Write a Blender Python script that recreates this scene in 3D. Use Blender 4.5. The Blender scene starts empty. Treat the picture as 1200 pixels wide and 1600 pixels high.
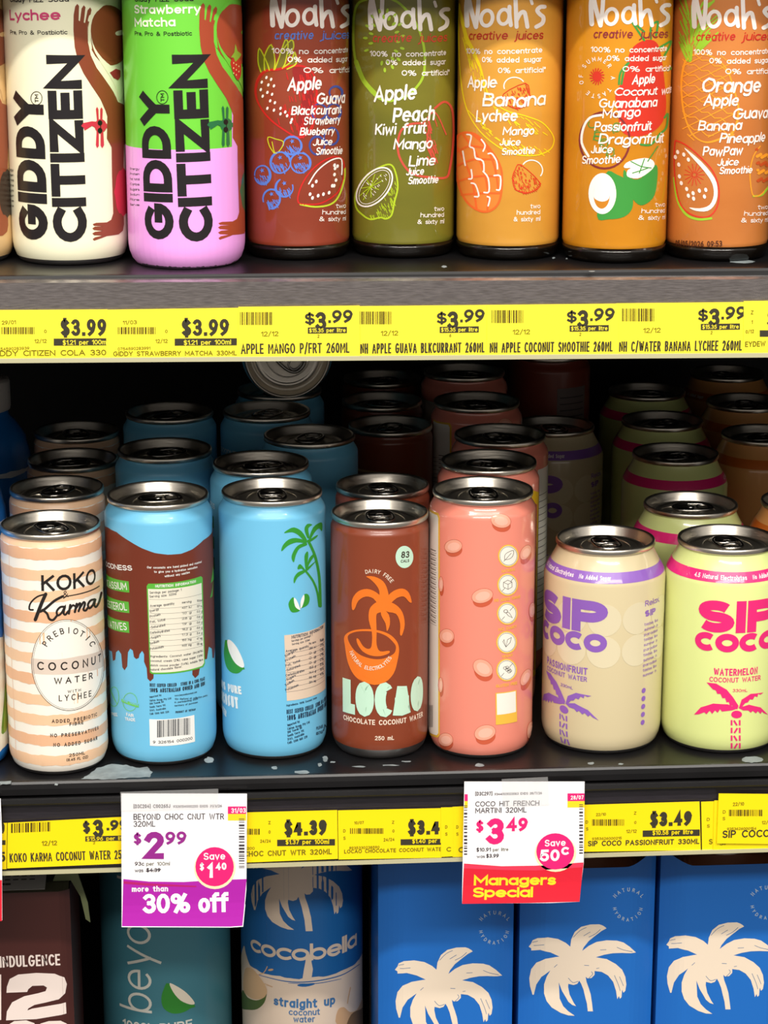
import bpy, bmesh, math, random
from mathutils import Vector, Matrix
from mathutils.geometry import tessellate_polygon
random.seed(11)
SC = bpy.context.scene
COL = SC.collection
MM = 0.001
PI = math.pi

# ------------------------------------------------------------------ camera
F_PX = 3603.3
CAM = Vector((0.0, 0.0, 459.26))
YAW, PITCH, ROLL = 0.0697456, 0.266421, -0.000563
_cy, _sy, _cp, _sp = math.cos(YAW), math.sin(YAW), math.cos(PITCH), math.sin(PITCH)
_f = Vector((_sy * _cp, _cy * _cp, -_sp))
_r = Vector((_cy, -_sy, 0.0))
_d = _f.cross(_r)
_c, _s = math.cos(ROLL), math.sin(ROLL)
C_RIGHT = _c * _r + _s * _d
C_DOWN = -_s * _r + _c * _d
C_FWD = _f
cd = bpy.data.cameras.new('camera')
cam = bpy.data.objects.new('camera', cd)
COL.objects.link(cam)
cd.sensor_fit = 'VERTICAL'
cd.sensor_height = 24.0
cd.lens = F_PX / 1600 * 24.0
cd.clip_start = 0.02
cd.clip_end = 50
m = Matrix.Identity(4)
for i in range(3):
    m[i][0] = C_RIGHT[i]; m[i][1] = -C_DOWN[i]; m[i][2] = -C_FWD[i]; m[i][3] = CAM[i] * MM
cam.matrix_world = m
SC.camera = cam

# ------------------------------------------------------------------ light
w = bpy.data.worlds.new('store'); SC.world = w
w.use_nodes = True
bg = w.node_tree.nodes['Background']
# a store aisle: bright ceiling above, darker floor and shelving around
_nt = w.node_tree
_tc = _nt.nodes.new('ShaderNodeTexCoord'); _sx = _nt.nodes.new('ShaderNodeSeparateXYZ'); _rp = _nt.nodes.new('ShaderNodeValToRGB')
_nt.links.new(_tc.outputs['Generated'], _sx.inputs[0]); _nt.links.new(_sx.outputs['Z'], _rp.inputs[0]); _nt.links.new(_rp.outputs[0], bg.inputs[0])
_rp.color_ramp.elements[0].position = 0.0; _rp.color_ramp.elements[0].color = (.15, .14, .13, 1)
_rp.color_ramp.elements[1].position = .75; _rp.color_ramp.elements[1].color = (1, .95, .88, 1)
_e = _rp.color_ramp.elements.new(.34); _e.color = (.52, .485, .445, 1)
bg.inputs[1].default_value = 1.0

def area(name, loc, target, sx, sy, power, color=(1, .95, .88)):
    l = bpy.data.lights.new(name, 'AREA'); l.shape = 'RECTANGLE'
    l.size = sx; l.size_y = sy; l.energy = power; l.color = color
    o = bpy.data.objects.new(name, l); COL.objects.link(o)
    o.location = loc
    dr = (Vector(target) - Vector(loc)).normalized()
    o.rotation_euler = dr.to_track_quat('-Z', 'Y').to_euler()
    return o
area('ceiling_tube_row_near', (0.05, -0.42, 2.05), (0.05, 1.15, .15), 2.6, 0.09, 44)
area('ceiling_tube_row_middle', (0.1, -1.75, 2.0), (0.05, 1.15, .1), 3.0, 0.25, 54)
SC.view_settings.view_transform = 'Standard'
SC.view_settings.look = 'None'
SC.view_settings.gamma = 1
SC.view_settings.use_curve_mapping = False
SC.view_settings.exposure = 0.35

# ------------------------------------------------------------------ materials
def lin(c):
    c = c / 255.0
    return c / 12.92 if c <= 0.04045 else ((c + 0.055) / 1.055) ** 2.4
_M = {}
def mat(name, rgb, rough=.4, metal=0.0, coat=0.0, spec=.5, noise=0.0, nscale=60, trans=0.0, alpha=1.0, bump=0.0, stretch=None, rgb2=None):
    if name in _M: return _M[name]
    M = bpy.data.materials.new(name); M.use_nodes = True
    nt = M.node_tree; b = nt.nodes['Principled BSDF']
    c = (lin(rgb[0]), lin(rgb[1]), lin(rgb[2]), 1)
    b.inputs['Base Color'].default_value = c
    b.inputs['Roughness'].default_value = rough
    b.inputs['Metallic'].default_value = metal
    b.inputs['Coat Weight'].default_value = coat
    b.inputs['Coat Roughness'].default_value = .06
    b.inputs['Specular IOR Level'].default_value = spec
    b.inputs['Transmission Weight'].default_value = trans
    b.inputs['Alpha'].default_value = alpha
    M.diffuse_color = c
    if noise or bump:
        tc = nt.nodes.new('ShaderNodeTexCoord')
        mp = nt.nodes.new('ShaderNodeMapping')
        n = nt.nodes.new('ShaderNodeTexNoise'); n.inputs['Scale'].default_value = nscale
        n.inputs['Detail'].default_value = 6
        nt.links.new(tc.outputs['Object'], mp.inputs['Vector']); nt.links.new(mp.outputs[0], n.inputs['Vector'])
        if stretch: mp.inputs['Scale'].default_value = stretch
        if noise:
            r = nt.nodes.new('ShaderNodeValToRGB')
            c2 = (lin(rgb2[0]), lin(rgb2[1]), lin(rgb2[2]), 1) if rgb2 else (c[0] * (1 - noise), c[1] * (1 - noise), c[2] * (1 - noise), 1)
            r.color_ramp.elements[0].position = .35; r.color_ramp.elements[1].position = .65
            r.color_ramp.elements[0].color = c2; r.color_ramp.elements[1].color = c
            nt.links.new(n.outputs['Fac'], r.inputs[0]); nt.links.new(r.outputs[0], b.inputs['Base Color'])
        if bump:
            bp = nt.nodes.new('ShaderNodeBump'); bp.inputs['Strength'].default_value = bump
            bp.inputs['Distance'].default_value = .0006
            nt.links.new(n.outputs['Fac'], bp.inputs['Height']); nt.links.new(bp.outputs[0], b.inputs['Normal'])
    _M[name] = M
    return M
ALU = mat('brushed aluminium', (226, 219, 206), .3, 1, bump=.15, nscale=90, stretch=(1, 1, 8))
ALU_TAB = mat('tab aluminium', (190, 186, 180), .2, 1)
ALU_BASE = mat('can base aluminium', (175, 172, 170), .35, 1)

def ink(r, g, b, rough=.42, coat=0.0):
    return mat('ink %d %d %d %.2f %.1f' % (r, g, b, rough, coat), (r, g, b), rough, coat=coat)

# ------------------------------------------------------------------ surfaces a print can lie on
def ray(px, py):
    v = C_RIGHT * ((px - 600) / F_PX) + C_DOWN * ((py - 800) / F_PX) + C_FWD
    return v.normalized()
def interp(tab, v):
    if v <= tab[0][1]: return tab[0][0]
    for (r0, z0), (r1, z1) in zip(tab, tab[1:]):
        if z0 <= v <= z1:
            return r0 + (r1 - r0) * ((v - z0) / (z1 - z0) if z1 > z0 else 1)
    return tab[-1][0]

class Cyl:
    """upright round body standing at (x, y, z0); prof = [(radius, height)...] of its outside"""
    def __init__(s, x, y, z0, R, prof):
        s.o = Vector((x, y, z0)); s.R = R; s.prof = prof; s.step = R * 0.09
    def uv(s, px, py):
        d = ray(px, py); r = s.R; th = v = 0
        for _ in range(4):
            ox, oy = CAM.x - s.o.x, CAM.y - s.o.y
            a = d.x * d.x + d.y * d.y; b = ox * d.x + oy * d.y; c = ox * ox + oy * oy - r * r
            D = b * b - a * c
            t = (-b - math.sqrt(D)) / a if D > 0 else -b / a
            x, y = ox + d.x * t, oy + d.y * t
            th = math.atan2(x, -y); v = CAM.z + d.z * t - s.o.z
            r = interp(s.prof, v)
        return (th * s.R, v)
    def pos(s, u, v, h):
        r = interp(s.prof, v) + h; t = u / s.R
        return (r * math.sin(t) * MM, -r * math.cos(t) * MM, v * MM)

class Sheet:
    """front face of a flat or gently folded thing; depth(u, v) in mm behind the plane y"""
    def __init__(s, x, y, z0, depth=None, step=None, org=None):
        s.o = Vector((x, y, z0)); s.dep = depth or (lambda u, v: 0.0); s.step = step; s.org = org or s.o
    def uv(s, px, py):
        d = ray(px, py); e = 0; u = v = 0
        for _ in range(4):
            t = (s.o.y + e - CAM.y) / d.y
            u, v = CAM.x + d.x * t - s.o.x, CAM.z + d.z * t - s.o.z
            e = s.dep(u, v)
        return (u, v)
    def pos(s, u, v, h):
        return (u * MM, (s.dep(u, v) - h) * MM, v * MM)

class Deck:
    """a horizontal top at height z"""
    def __init__(s, x, y, z): s.o = Vector((x, y, z)); s.step = None
    def uv(s, px, py):
        d = ray(px, py); t = (s.o.z - CAM.z) / d.z
        return (d.x * t - s.o.x, d.y * t - s.o.y)
    def pos(s, u, v, h): return (u * MM, v * MM, h * MM)

# ------------------------------------------------------------------ stroke lettering
G = {
'A': '0,0 3.5,10 7,0|1.3,3.4 5.7,3.4', 'B': '0,5.3 0,10 a3,7.7,2.3,2.3,90,-90 z|0,0 0,5.3 a3,2.7,2.6,2.6,90,-90 z',
'C': 'a3.8,5,3.8,5,48,312', 'D': '0,0 0,10 a2.4,5,4,5,90,-90 z', 'E': '4.8,10 0,10 0,0 4.8,0|0,5 4.3,5',
'F': '4.6,10 0,10 0,0|0,5 4,5', 'G': 'a3.8,5,3.8,5,48,345 7.5,4.8 4.6,4.8', 'H': '0,0 0,10|6,0 6,10|0,5 6,5', 'I': '0,0 0,10',
'J': '4,10 4,2.4 a2,2.2,2,2.2,0,-170', 'K': '0,0 0,10|6,10 0,4.2|2,5.8 6.2,0', 'L': '0,10 0,0 4.4,0',
'M': '0,0 0,10 3.8,3 7.6,10 7.6,0', 'N': '0,0 0,10 6.2,0 6.2,10', 'O': 'a3.8,5,3.8,5,0,360 z',
'P': '0,0 0,10 a2.8,7.3,2.6,2.7,90,-90 0,4.6', 'Q': 'a3.8,5,3.8,5,0,360 z|5,2.4 7.6,-.4',
'R': '0,0 0,10 a2.8,7.4,2.6,2.6,90,-90 0,4.8|3,4.8 5.8,0', 'S': 'a2.8,7.5,2.5,2.5,30,270 a2.8,2.5,2.7,2.5,90,-150',
'T': '0,10 6,10|3,10 3,0', 'U': '0,10 a3,3,3,3,180,360 6,10', 'V': '0,10 3.3,0 6.6,10', 'W': '0,10 2.4,0 4.8,9 7.2,0 9.6,10',
'X': '0,0 6.2,10|0,10 6.2,0', 'Y': '0,10 3.1,4.8 6.2,10|3.1,4.8 3.1,0', 'Z': '0,10 5.6,10 0,0 5.6,0',
'0': 'a2.7,5,2.7,5,0,360 z', '1': '0,7.8 2.4,10 2.4,0', '2': 'a2.6,7.4,2.6,2.6,165,-35 0,0 5.2,0',
'3': 'a2.5,7.6,2.4,2.4,150,-90|a2.5,2.6,2.7,2.6,90,-150', '4': '4.2,0 4.2,10 0,3 5.8,3', '5': '4.8,10 .8,10 .4,5.4 a2.5,3.2,2.7,3.2,128,-150',
'6': 'a2.6,3.1,2.6,3.1,0,360 z|s4.4,10 1.4,7.6 0,3.4', '7': '0,10 5.2,10 1.6,0', '8': 'a2.6,7.6,2.2,2.4,0,360 z|a2.6,2.6,2.6,2.6,0,360 z',
'9': 'a2.6,6.9,2.6,3.1,0,360 z|s.8,0 3.8,2.4 5.2,6.6', '$': 'a2.8,7.5,2.5,2.5,30,270 a2.8,2.5,2.7,2.5,90,-150|2.8,-1.2 2.8,11.2',
'%': 'a2,7.8,2,2.2,0,360 z|a7,2.2,2,2.2,0,360 z|2,0 7,10', '&': '7,0 1.4,6.6 a2.9,8,1.7,2,200,-30 1,4 a2.6,2.4,2.5,2.4,150,330 6.6,4.8',
'.': '0,0 0,.2', ',': '0,.6 -.5,-1.4', '/': '0,-1 4,11', '-': '0,4.2 3,4.2', '(': 's1.6,11 0,5 1.6,-1', ')': 's0,11 1.6,5 0,-1',
'[': '1.4,11 0,11 0,-1 1.4,-1', ']': '0,11 1.4,11 1.4,-1 0,-1', ':': '0,1 0,1.2|0,6 0,6.2', "'": '0,10 0,7.6', '*': '0,9.5 2,7.5|0,7.5 2,9.5|1,10 1,7', '+': '0,5 5,5|2.5,7.5 2.5,2.5',
'a': 'a2.5,3.5,2.5,3.5,0,360 z|5,7 5,0', 'b': '0,10.5 0,0|a2.5,3.5,2.5,3.5,0,360 z', 'c': 'a2.7,3.5,2.7,3.5,50,310',
'd': '5,10.5 5,0|a2.5,3.5,2.5,3.5,0,360 z', 'e': '.2,3.5 5.2,3.5 a2.6,3.5,2.6,3.5,8,312', 'f': '3,10.5 2.2,10.5 1,9.2 1,0|-.6,7 3,7',
'g': 'a2.5,3.5,2.5,3.5,0,360 z|5,7 5,-1 a2.5,-1,2.5,2.2,0,-150', 'h': '0,10.5 0,0|0,3.9 a2.2,4.5,2.2,2.5,180,0 4.4,0',
'i': '0,7 0,0|0,9.8 0,10', 'j': '1.4,7 1.4,-1.4 0,-3|1.4,9.8 1.4,10', 'k': '0,10.5 0,0|4.2,7 0,2.8|1.4,4 4.4,0', 'l': '0,10.5 0,0',
'm': '0,7 0,0|0,4.5 a1.8,4.8,1.8,2.2,180,0 3.6,0|3.6,4.5 a5.4,4.8,1.8,2.2,180,0 7.2,0', 'n': '0,7 0,0|0,4.3 a2.2,4.5,2.2,2.5,180,0 4.4,0',
'o': 'a2.6,3.5,2.6,3.5,0,360 z', 'p': '0,7 0,-3|a2.5,3.5,2.5,3.5,0,360 z', 'q': '5,7 5,-3|a2.5,3.5,2.5,3.5,0,360 z', 'r': '0,7 0,0|0,4 a2.2,4.4,2.2,2.6,180,75',
's': 'a2,5.2,1.8,1.8,25,270 a2,1.7,2,1.7,90,-150', 't': '1,9.4 1,1.2 1.8,0 2.8,0|-.5,7 2.8,7', 'u': '0,7 a2.2,2.4,2.2,2.4,180,360 4.4,7|4.4,7 4.4,0',
'v': '0,7 2.3,0 4.6,7', 'w': '0,7 1.8,0 3.6,6 5.4,0 7.2,7', 'x': '0,0 4.6,7|0,7 4.6,0', 'y': '0,7 2.5,0|5,7 1.4,-3', 'z': '0,7 4.4,7 0,0 4.4,0'}

def spline(p, n=5, closed=False):
    if len(p) < 3: return list(p)
    o = []
    N = len(p)
    for i in range(N if closed else N - 1):
        if closed: a, b, c, d = p[i - 1], p[i], p[(i + 1) % N], p[(i + 2) % N]
        else: a, b, c, d = p[max(i - 1, 0)], p[i], p[i + 1], p[min(i + 2, N - 1)]
        for k in range(n):
            t = k / n
            o.append(tuple(.5 * (2 * b[j] + (c[j] - a[j]) * t + (2 * a[j] - 5 * b[j] + 4 * c[j] - d[j]) * t * t + (3 * b[j] - a[j] - 3 * c[j] + d[j]) * t ** 3) for j in (0, 1)))
    if not closed: o.append(tuple(p[-1][:2]))
    return o
_gc = {}
def glyph(ch, seg):
    if (ch, seg) in _gc: return _gc[(ch, seg)]
    out = []
    for st in G[ch].split('|'):
        pts = []; closed = False; sp = False
        for tk in st.split():
            if tk == 'z': closed = True; continue
            if tk[0] == 'a':
                cx, cy, rx, ry, a0, a1 = map(float, tk[1:].split(','))
                full = abs(a1 - a0) >= 359
                n = max(3, int(abs(a1 - a0) / 360 * seg))
                for i in range(n if full else n + 1):
                    a = math.radians(a0 + (a1 - a0) * i / n)
                    q = (cx + rx * math.cos(a), cy + ry * math.sin(a))
                    if not pts or abs(q[0] - pts[-1][0]) + abs(q[1] - pts[-1][1]) > .15: pts.append(q)
            else:
                if tk[0] == 's': sp = True; tk = tk[1:]
                pts.append(tuple(map(float, tk.split(','))))
        if sp: pts = spline(pts, 4)
        out.append((pts, closed))
    W = max(max(p[0] for p in s) for s, _ in out)
    _gc[(ch, seg)] = (W, out)
    return _gc[(ch, seg)]

def ribbon(pts, w, closed=False, cap='sq'):
    """polyline -> quads of width w (number or list)"""
    n = len(pts)
    ws = w if isinstance(w, (list, tuple)) else [w] * n
    if n < 2: return []
    L = []; Rr = []
    for i in range(n):
        a = pts[i - 1] if (i or closed) else None
        b = pts[i]
        c = pts[(i + 1) % n] if (i < n - 1 or closed) else None
        def nrm(p, q):
            dx, dy = q[0] - p[0], q[1] - p[1]; l = math.hypot(dx, dy) or 1e-9
            return dx / l, dy / l
        d1 = nrm(a, b) if a else nrm(b, c); d2 = nrm(b, c) if c else d1
        nx, ny = -(d1[1] + d2[1]), d1[0] + d2[0]
        l = math.hypot(nx, ny)
        if l < .35: nx, ny = -d1[1], d1[0]; k = 1
        else: nx /= l; ny /= l; k = min(2.2, 2 / l)
        h = ws[i] / 2 * k
        bx, by = b
        if cap == 'sq' and not closed:
            if i == 0: bx -= d2[0] * ws[i] / 2; by -= d2[1] * ws[i] / 2
            if i == n - 1: bx += d1[0] * ws[i] / 2; by += d1[1] * ws[i] / 2
        L.append((bx + nx * h, by + ny * h)); Rr.append((bx - nx * h, by - ny * h))
    q = []
    for i in range(n if closed else n - 1):
        j = (i + 1) % n
        q.append([L[i], Rr[i], Rr[j], L[j]])
    if cap == 'round' and not closed:
        for i in (0, n - 1):
            r = ws[i] / 2
            if r > 0: q.append([(pts[i][0] + r * math.cos(t * PI / 4), pts[i][1] + r * math.sin(t * PI / 4)) for t in range(8)])
    return q

def layout(s, h, width, wt, sp, seg, hand):
    """place glyphs: list of (points, closed) in mm, stroke width"""
    wt = wt * 1.14 if wt <= .17 else wt
    sw = wt * h
    k = (h - sw) / 10.0
    sumW = sum((4.0 if c == ' ' else glyph(c, seg)[0]) for c in s)
    n = len(s)
    gap = sw + sp * h
    nw = sum(1 for c in s if c != ' ')
    fixed = n * gap - sp * h if width else 0
    if width:
        if fixed > width * .85:
            gap *= width * .8 / fixed; fixed = width * .8
        xs = (width - fixed) / max(sumW * k, 1e-6)
    else: xs = 1.0
    x = 0; out = []
    for c in s:
        if c == ' ':
            x += 4.0 * k * xs + gap; continue
        W, st = glyph(c, seg)
        dy = random.uniform(-.4, .4) * hand
        for pts, cl in st:
            P = []
            for (gx, gy) in pts:
                if hand: gx += random.uniform(-.18, .18) * hand; gy += random.uniform(-.2, .2) * hand + dy
                P.append((x + sw / 2 + gx * k * xs, sw / 2 + gy * k))
            out.append((P, cl, c in 'CcSsGe3256'))
        x += W * k * xs + gap
    return out, sw, x - gap + sw

class Print:
    def __init__(s, surf): s.S = surf; s.it = {}; s.z(1, 0, 0)
    def z(s, sc, ox, oy, dx=0, dy=0): s.sc, s.ox, s.oy = sc, ox + dx, oy + dy; return s
    def px(s, p): return (s.ox + p[0] / s.sc, s.oy + p[1] / s.sc)
    def uv(s, p): return s.S.uv(*s.px(p))
    def put(s, m, layer, poly):
        s.it.setdefault((layer, m.name), []).append(poly)
    def quads(s, m, layer, qs, uvspace=False):
        for q in qs: s.put(m, layer, q if uvspace else [s.uv(p) for p in q])
    def shape(s, m, pts, layer=1, smooth=0, uvspace=False):
        if smooth: pts = spline(pts, smooth, True)
        s.put(m, layer, pts if uvspace else [s.uv(p) for p in pts])
    def stroke(s, m, pts, w, layer=2, smooth=4, closed=False, cap='round', taper=False, uvspace=False):
        if smooth: pts = spline(pts, smooth, closed)
        if taper:
            n = len(pts); w = [w * (.25 + .75 * math.sin(PI * min(1, (i + .5) / n)) ** .7) for i in range(n)]
        s.quads(m, layer, ribbon(pts, w, closed, cap), uvspace)
    def ell(s, m, cx, cy, rx, ry, layer=1, rot=0, n=28, uvspace=False):
        c, q = math.cos(math.radians(rot)), math.sin(math.radians(rot))
        s.shape(m, [(cx + rx * math.cos(t) * c - ry * math.sin(t) * q, cy + rx * math.cos(t) * q + ry * math.sin(t) * c) for t in [i * 2 * PI / n for i in range(n)]], layer, uvspace=uvspace)
    def ring(s, m, cx, cy, rx, ry, w, layer=2, rot=0, a0=0, a1=360, n=32, cap='flat'):
        c, q = math.cos(math.radians(rot)), math.sin(math.radians(rot))
        full = a1 - a0 >= 359.9
        T = [math.radians(a0 + (a1 - a0) * i / n) for i in range(n if full else n + 1)]
        s.quads(m, layer, ribbon([(cx + rx * math.cos(t) * c - ry * math.sin(t) * q, cy + rx * math.cos(t) * q + ry * math.sin(t) * c) for t in T], w, full, cap))
    def rect(s, m, x0, y0, x1, y1, layer=1, sk=0):
        s.shape(m, [(x0, y0), (x1, y0 + sk), (x1, y1 + sk), (x0, y1)], layer)
    def band(s, m, v0, v1, layer=1, wob=0.0, n=60, u0=None, u1=None):
        R = s.S.R; u0 = -PI * R if u0 is None else u0; u1 = PI * R if u1 is None else u1
        ph = random.uniform(0, 9)
        f = lambda i, q: wob * (math.sin(i * .9 + ph + q) + .6 * math.sin(i * 2.3 + ph * 2 + q) + random.uniform(-.5, .5))
        lo = [(u0 + (u1 - u0) * i / n, v0 + (f(i, 0) if wob else 0)) for i in range(n + 1)]
        hi = [(u0 + (u1 - u0) * i / n, v1 + (f(i, 3) if wob else 0)) for i in range(n + 1)]
        for i in range(n): s.put(m, layer, [lo[i], lo[i + 1], hi[i + 1], hi[i]])
    def text(s, m, t, x0, y0, x1, y1, h, wt=.15, layer=3, sp=.1, slant=0, hand=0, cap='sq', seg=14):
        a, b = s.uv((x0, y0)), s.uv((x1, y1))
        dx, dy = x1 - x0, y1 - y0; l = math.hypot(dx, dy)
        mx, my = (x0 + x1) / 2, (y0 + y1) / 2
        nx, ny = dy / l * h, -dx / l * h
        p, q = s.uv((mx, my)), s.uv((mx + nx, my + ny))
        hm = math.hypot(q[0] - p[0], q[1] - p[1])
        s.text_uv(m, t, a, b, hm, wt, layer, sp, slant, hand, cap, seg)
    def text_uv(s, m, t, a, b, hm, wt=.15, layer=3, sp=.1, slant=0, hand=0, cap='sq', seg=14):
        W = math.hypot(b[0] - a[0], b[1] - a[1])
        c, q = (b[0] - a[0]) / W, (b[1] - a[1]) / W
        st, sw, _ = layout(t, hm, W, wt, sp, seg, hand)
        for P, cl, ar in st:
            for qd in ribbon(P, sw, cl, 'flat' if (ar and wt > .26) else cap):
                s.put(m, layer, [(a[0] + (x + slant * y) * c - y * q, a[1] + (x + slant * y) * q + y * c) for x, y in qd])
    def arc(s, m, t, cx, cy, rx, ry, a0, a1, h, wt=.15, layer=3, inside=False, seg=12):
        """letters on an ellipse in view; angles clockwise from the top; inside = read along the bottom"""
        n = len(t); k = h * (1 - wt) / 10
        for i, ch in enumerate(t):
            if ch == ' ': continue
            ang = math.radians(a0 + (a1 - a0) * (i + .5) / n)
            px_, py_ = cx + rx * math.sin(ang), cy - ry * math.cos(ang)
            W, st = glyph(ch, seg)
            tx, ty = rx * math.cos(ang), ry * math.sin(ang); l = math.hypot(tx, ty); tx /= l; ty /= l
            if inside: tx, ty = -tx, -ty
            ux, uy = ty, -tx
            for P, cl in st:
                Q = [((x - W / 2) * k, y * k + wt * h / 2) for x, y in P]
                for qd in ribbon(Q, wt * h, cl, 'sq'):
                    s.put(m, layer, [s.uv((px_ + tx * x + ux * y, py_ + ty * x + uy * y)) for x, y in qd])
    def bars(s, m, x0, y0, x1, y1, layer=2, n=30, sk=0, seed=3):
        r = random.Random(seed); x = x0; u = (x1 - x0) / (n * 2.2)
        while x < x1:
            w_ = u * r.choice((.7, .7, 1.3, 2)); k = (x - x0) / (x1 - x0) * sk
            s.shape(m, [(x, y0 + k), (min(x + w_, x1), y0 + k), (min(x + w_, x1), y1 + k), (x, y1 + k)], layer)
            x += w_ + u * r.choice((.7, 1.1, 1.8))
    def emit(s, V, Fc, Mi, mats):
        step = s.S.step
        for (layer, mn), polys in sorted(s.it.items(), key=lambda kv: kv[0][0]):
            m = bpy.data.materials[mn]
            if m not in mats: mats.append(m)
            mi = mats.index(m)
            bm = bmesh.new(); lift = {}
            hl = bm.verts.layers.float.new('lift')
            for pi, poly in enumerate(polys):
                vs = [Vector((p[0], p[1], 0)) for p in poly]
                bv = [bm.verts.new(v) for v in vs]
                for q_ in bv: q_[hl] = (pi % 16) * .0022
                if len(poly) == 3: tris = [(0, 1, 2)]
                else:
                    convex = True
                    if len(poly) > 4 or True:
                        sg = 0
                        for i in range(len(vs)):
                            a, b_, c = vs[i - 1], vs[i], vs[(i + 1) % len(vs)]
                            cr = (b_.x - a.x) * (c.y - b_.y) - (b_.y - a.y) * (c.x - b_.x)
                            if abs(cr) > 1e-9:
                                if sg and cr * sg < 0: convex = False; break
                                sg = 1 if cr > 0 else -1
                    tris = [tuple(range(len(vs)))] if convex else tessellate_polygon([vs])
                for t in tris:
                    ar = 0
                    for i in range(len(t)):
                        p, q = vs[t[i - 1]], vs[t[i]]
                        ar += p.x * q.y - q.x * p.y
                    if abs(ar) < 1e-8: continue
                    try: bm.faces.new([bv[i] for i in (t if ar > 0 else reversed(t))])
                    except ValueError: pass
            if not bm.verts: bm.free(); continue
            if step:
                lo = min(v.co.x for v in bm.verts); hi = max(v.co.x for v in bm.verts)
                k = math.floor(lo / step) + 1
                while k * step < hi:
                    bmesh.ops.bisect_plane(bm, geom=bm.verts[:] + bm.edges[:] + bm.faces[:], plane_co=(k * step, 0, 0), plane_no=(1, 0, 0), dist=1e-5)
                    k += 1
                for z in getattr(s.S, 'cuts', ()):
                    bmesh.ops.bisect_plane(bm, geom=bm.verts[:] + bm.edges[:] + bm.faces[:], plane_co=(0, z, 0), plane_no=(0, 1, 0), dist=1e-5)
            base = len(V); h = .05 + layer * .045
            bm.verts.ensure_lookup_table(); bm.verts.index_update()
            for v in bm.verts: V.append(s.S.pos(v.co.x, v.co.y, h + v[hl]))
            for f in bm.faces: Fc.append([base + v.index for v in f.verts]); Mi.append(mi)
            bm.free()

# ------------------------------------------------------------------ objects
def link(name, V, Fc, Mi, mats, parent=None, loc=None, smooth=True, flat_over=None):
    me = bpy.data.meshes.new(name)
    me.from_pydata(V, [], Fc)
    for m in mats: me.materials.append(m)
    me.polygons.foreach_set('material_index', Mi if Mi else [0] * len(me.polygons))
    me.polygons.foreach_set('use_smooth', [smooth] * len(me.polygons))
    me.update()
    o = bpy.data.objects.new(name, me); COL.objects.link(o)
    if parent: o.parent = parent
    if loc is not None: o.location = loc
    return o
def empty(name, loc, rz=0, label=None, cat=None, group=None):
    o = bpy.data.objects.new(name, None); COL.objects.link(o)
    o.empty_display_size = .02
    o.location = Vector(loc) * MM; o.rotation_euler = (0, 0, rz)
    tag(o, label, cat, group); return o
def tag(o, label=None, cat=None, group=None, kind=None):
    if label: o['label'] = label
    if cat: o['category'] = cat
    if group: o['group'] = group
    if kind: o['kind'] = kind
    return o
def lathe(prof, seg=96, V=None, Fc=None, Mi=None, mi=0, close=False):
    """prof = [(r, z)...] in mm, from the bottom outwards and up"""
    V = [] if V is None else V; Fc = [] if Fc is None else Fc; Mi = [] if Mi is None else Mi
    rings = []
    for r, z in prof:
        if r < 1e-6:
            V.append((0, 0, z * MM)); rings.append([len(V) - 1] * seg)
        else:
            b = len(V)
            for i in range(seg):
                a = 2 * PI * i / seg
                V.append((r * math.sin(a) * MM, -r * math.cos(a) * MM, z * MM))
            rings.append(list(range(b, b + seg)))
    for k, (a, b) in enumerate(zip(rings, rings[1:])):
        for i in range(seg):
            j = (i + 1) % seg
            f = []
            for q in (a[i], a[j], b[j], b[i]):
                if q not in f: f.append(q)
            if len(f) > 2: Fc.append(f); Mi.append(mi(k) if callable(mi) else mi)
    return V, Fc, Mi
def tube(pts, r, closed=False, n=8, V=None, Fc=None, flat=1.0):
    """tube through 3-d points in mm"""
    V = [] if V is None else V; Fc = [] if Fc is None else Fc
    P = [Vector(p) for p in pts]; N = len(P); base = len(V)
    for i in range(N):
        d = (P[(i + 1) % N] - P[i - 1]) if closed else (P[min(i + 1, N - 1)] - P[max(i - 1, 0)])
        d.normalize(); up = Vector((0, 0, 1)); sd = d.cross(up)
        if sd.length < .01: sd = Vector((1, 0, 0))
        sd.normalize(); u2 = sd.cross(d)
        for k in range(n):
            a = 2 * PI * k / n
            V.append(tuple((P[i] + sd * r * math.cos(a) + u2 * r * flat * math.sin(a)) * MM))
    for i in range(N if closed else N - 1):
        j = (i + 1) % N
        for k in range(n):
            l = (k + 1) % n
            Fc.append([base + i * n + k, base + i * n + l, base + j * n + l, base + j * n + k])
    return V, Fc
def box(x0, x1, y0, y1, z0, z1, V=None, Fc=None):
    V = [] if V is None else V; Fc = [] if Fc is None else Fc; b = len(V)
    for x, y, z in ((x0, y0, z0), (x1, y0, z0), (x1, y1, z0), (x0, y1, z0), (x0, y0, z1), (x1, y0, z1), (x1, y1, z1), (x0, y1, z1)): V.append((x * MM, y * MM, z * MM))
    for f in ((0, 3, 2, 1), (4, 5, 6, 7), (0, 1, 5, 4), (1, 2, 6, 5), (2, 3, 7, 6), (3, 0, 4, 7)): Fc.append([b + i for i in f])
    return V, Fc
def obj_bevel(o, w, seg=2):
    md = o.modifiers.new('bevel', 'BEVEL'); md.width = w * MM; md.segments = seg; md.limit_method = 'ANGLE'
    return o

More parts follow.
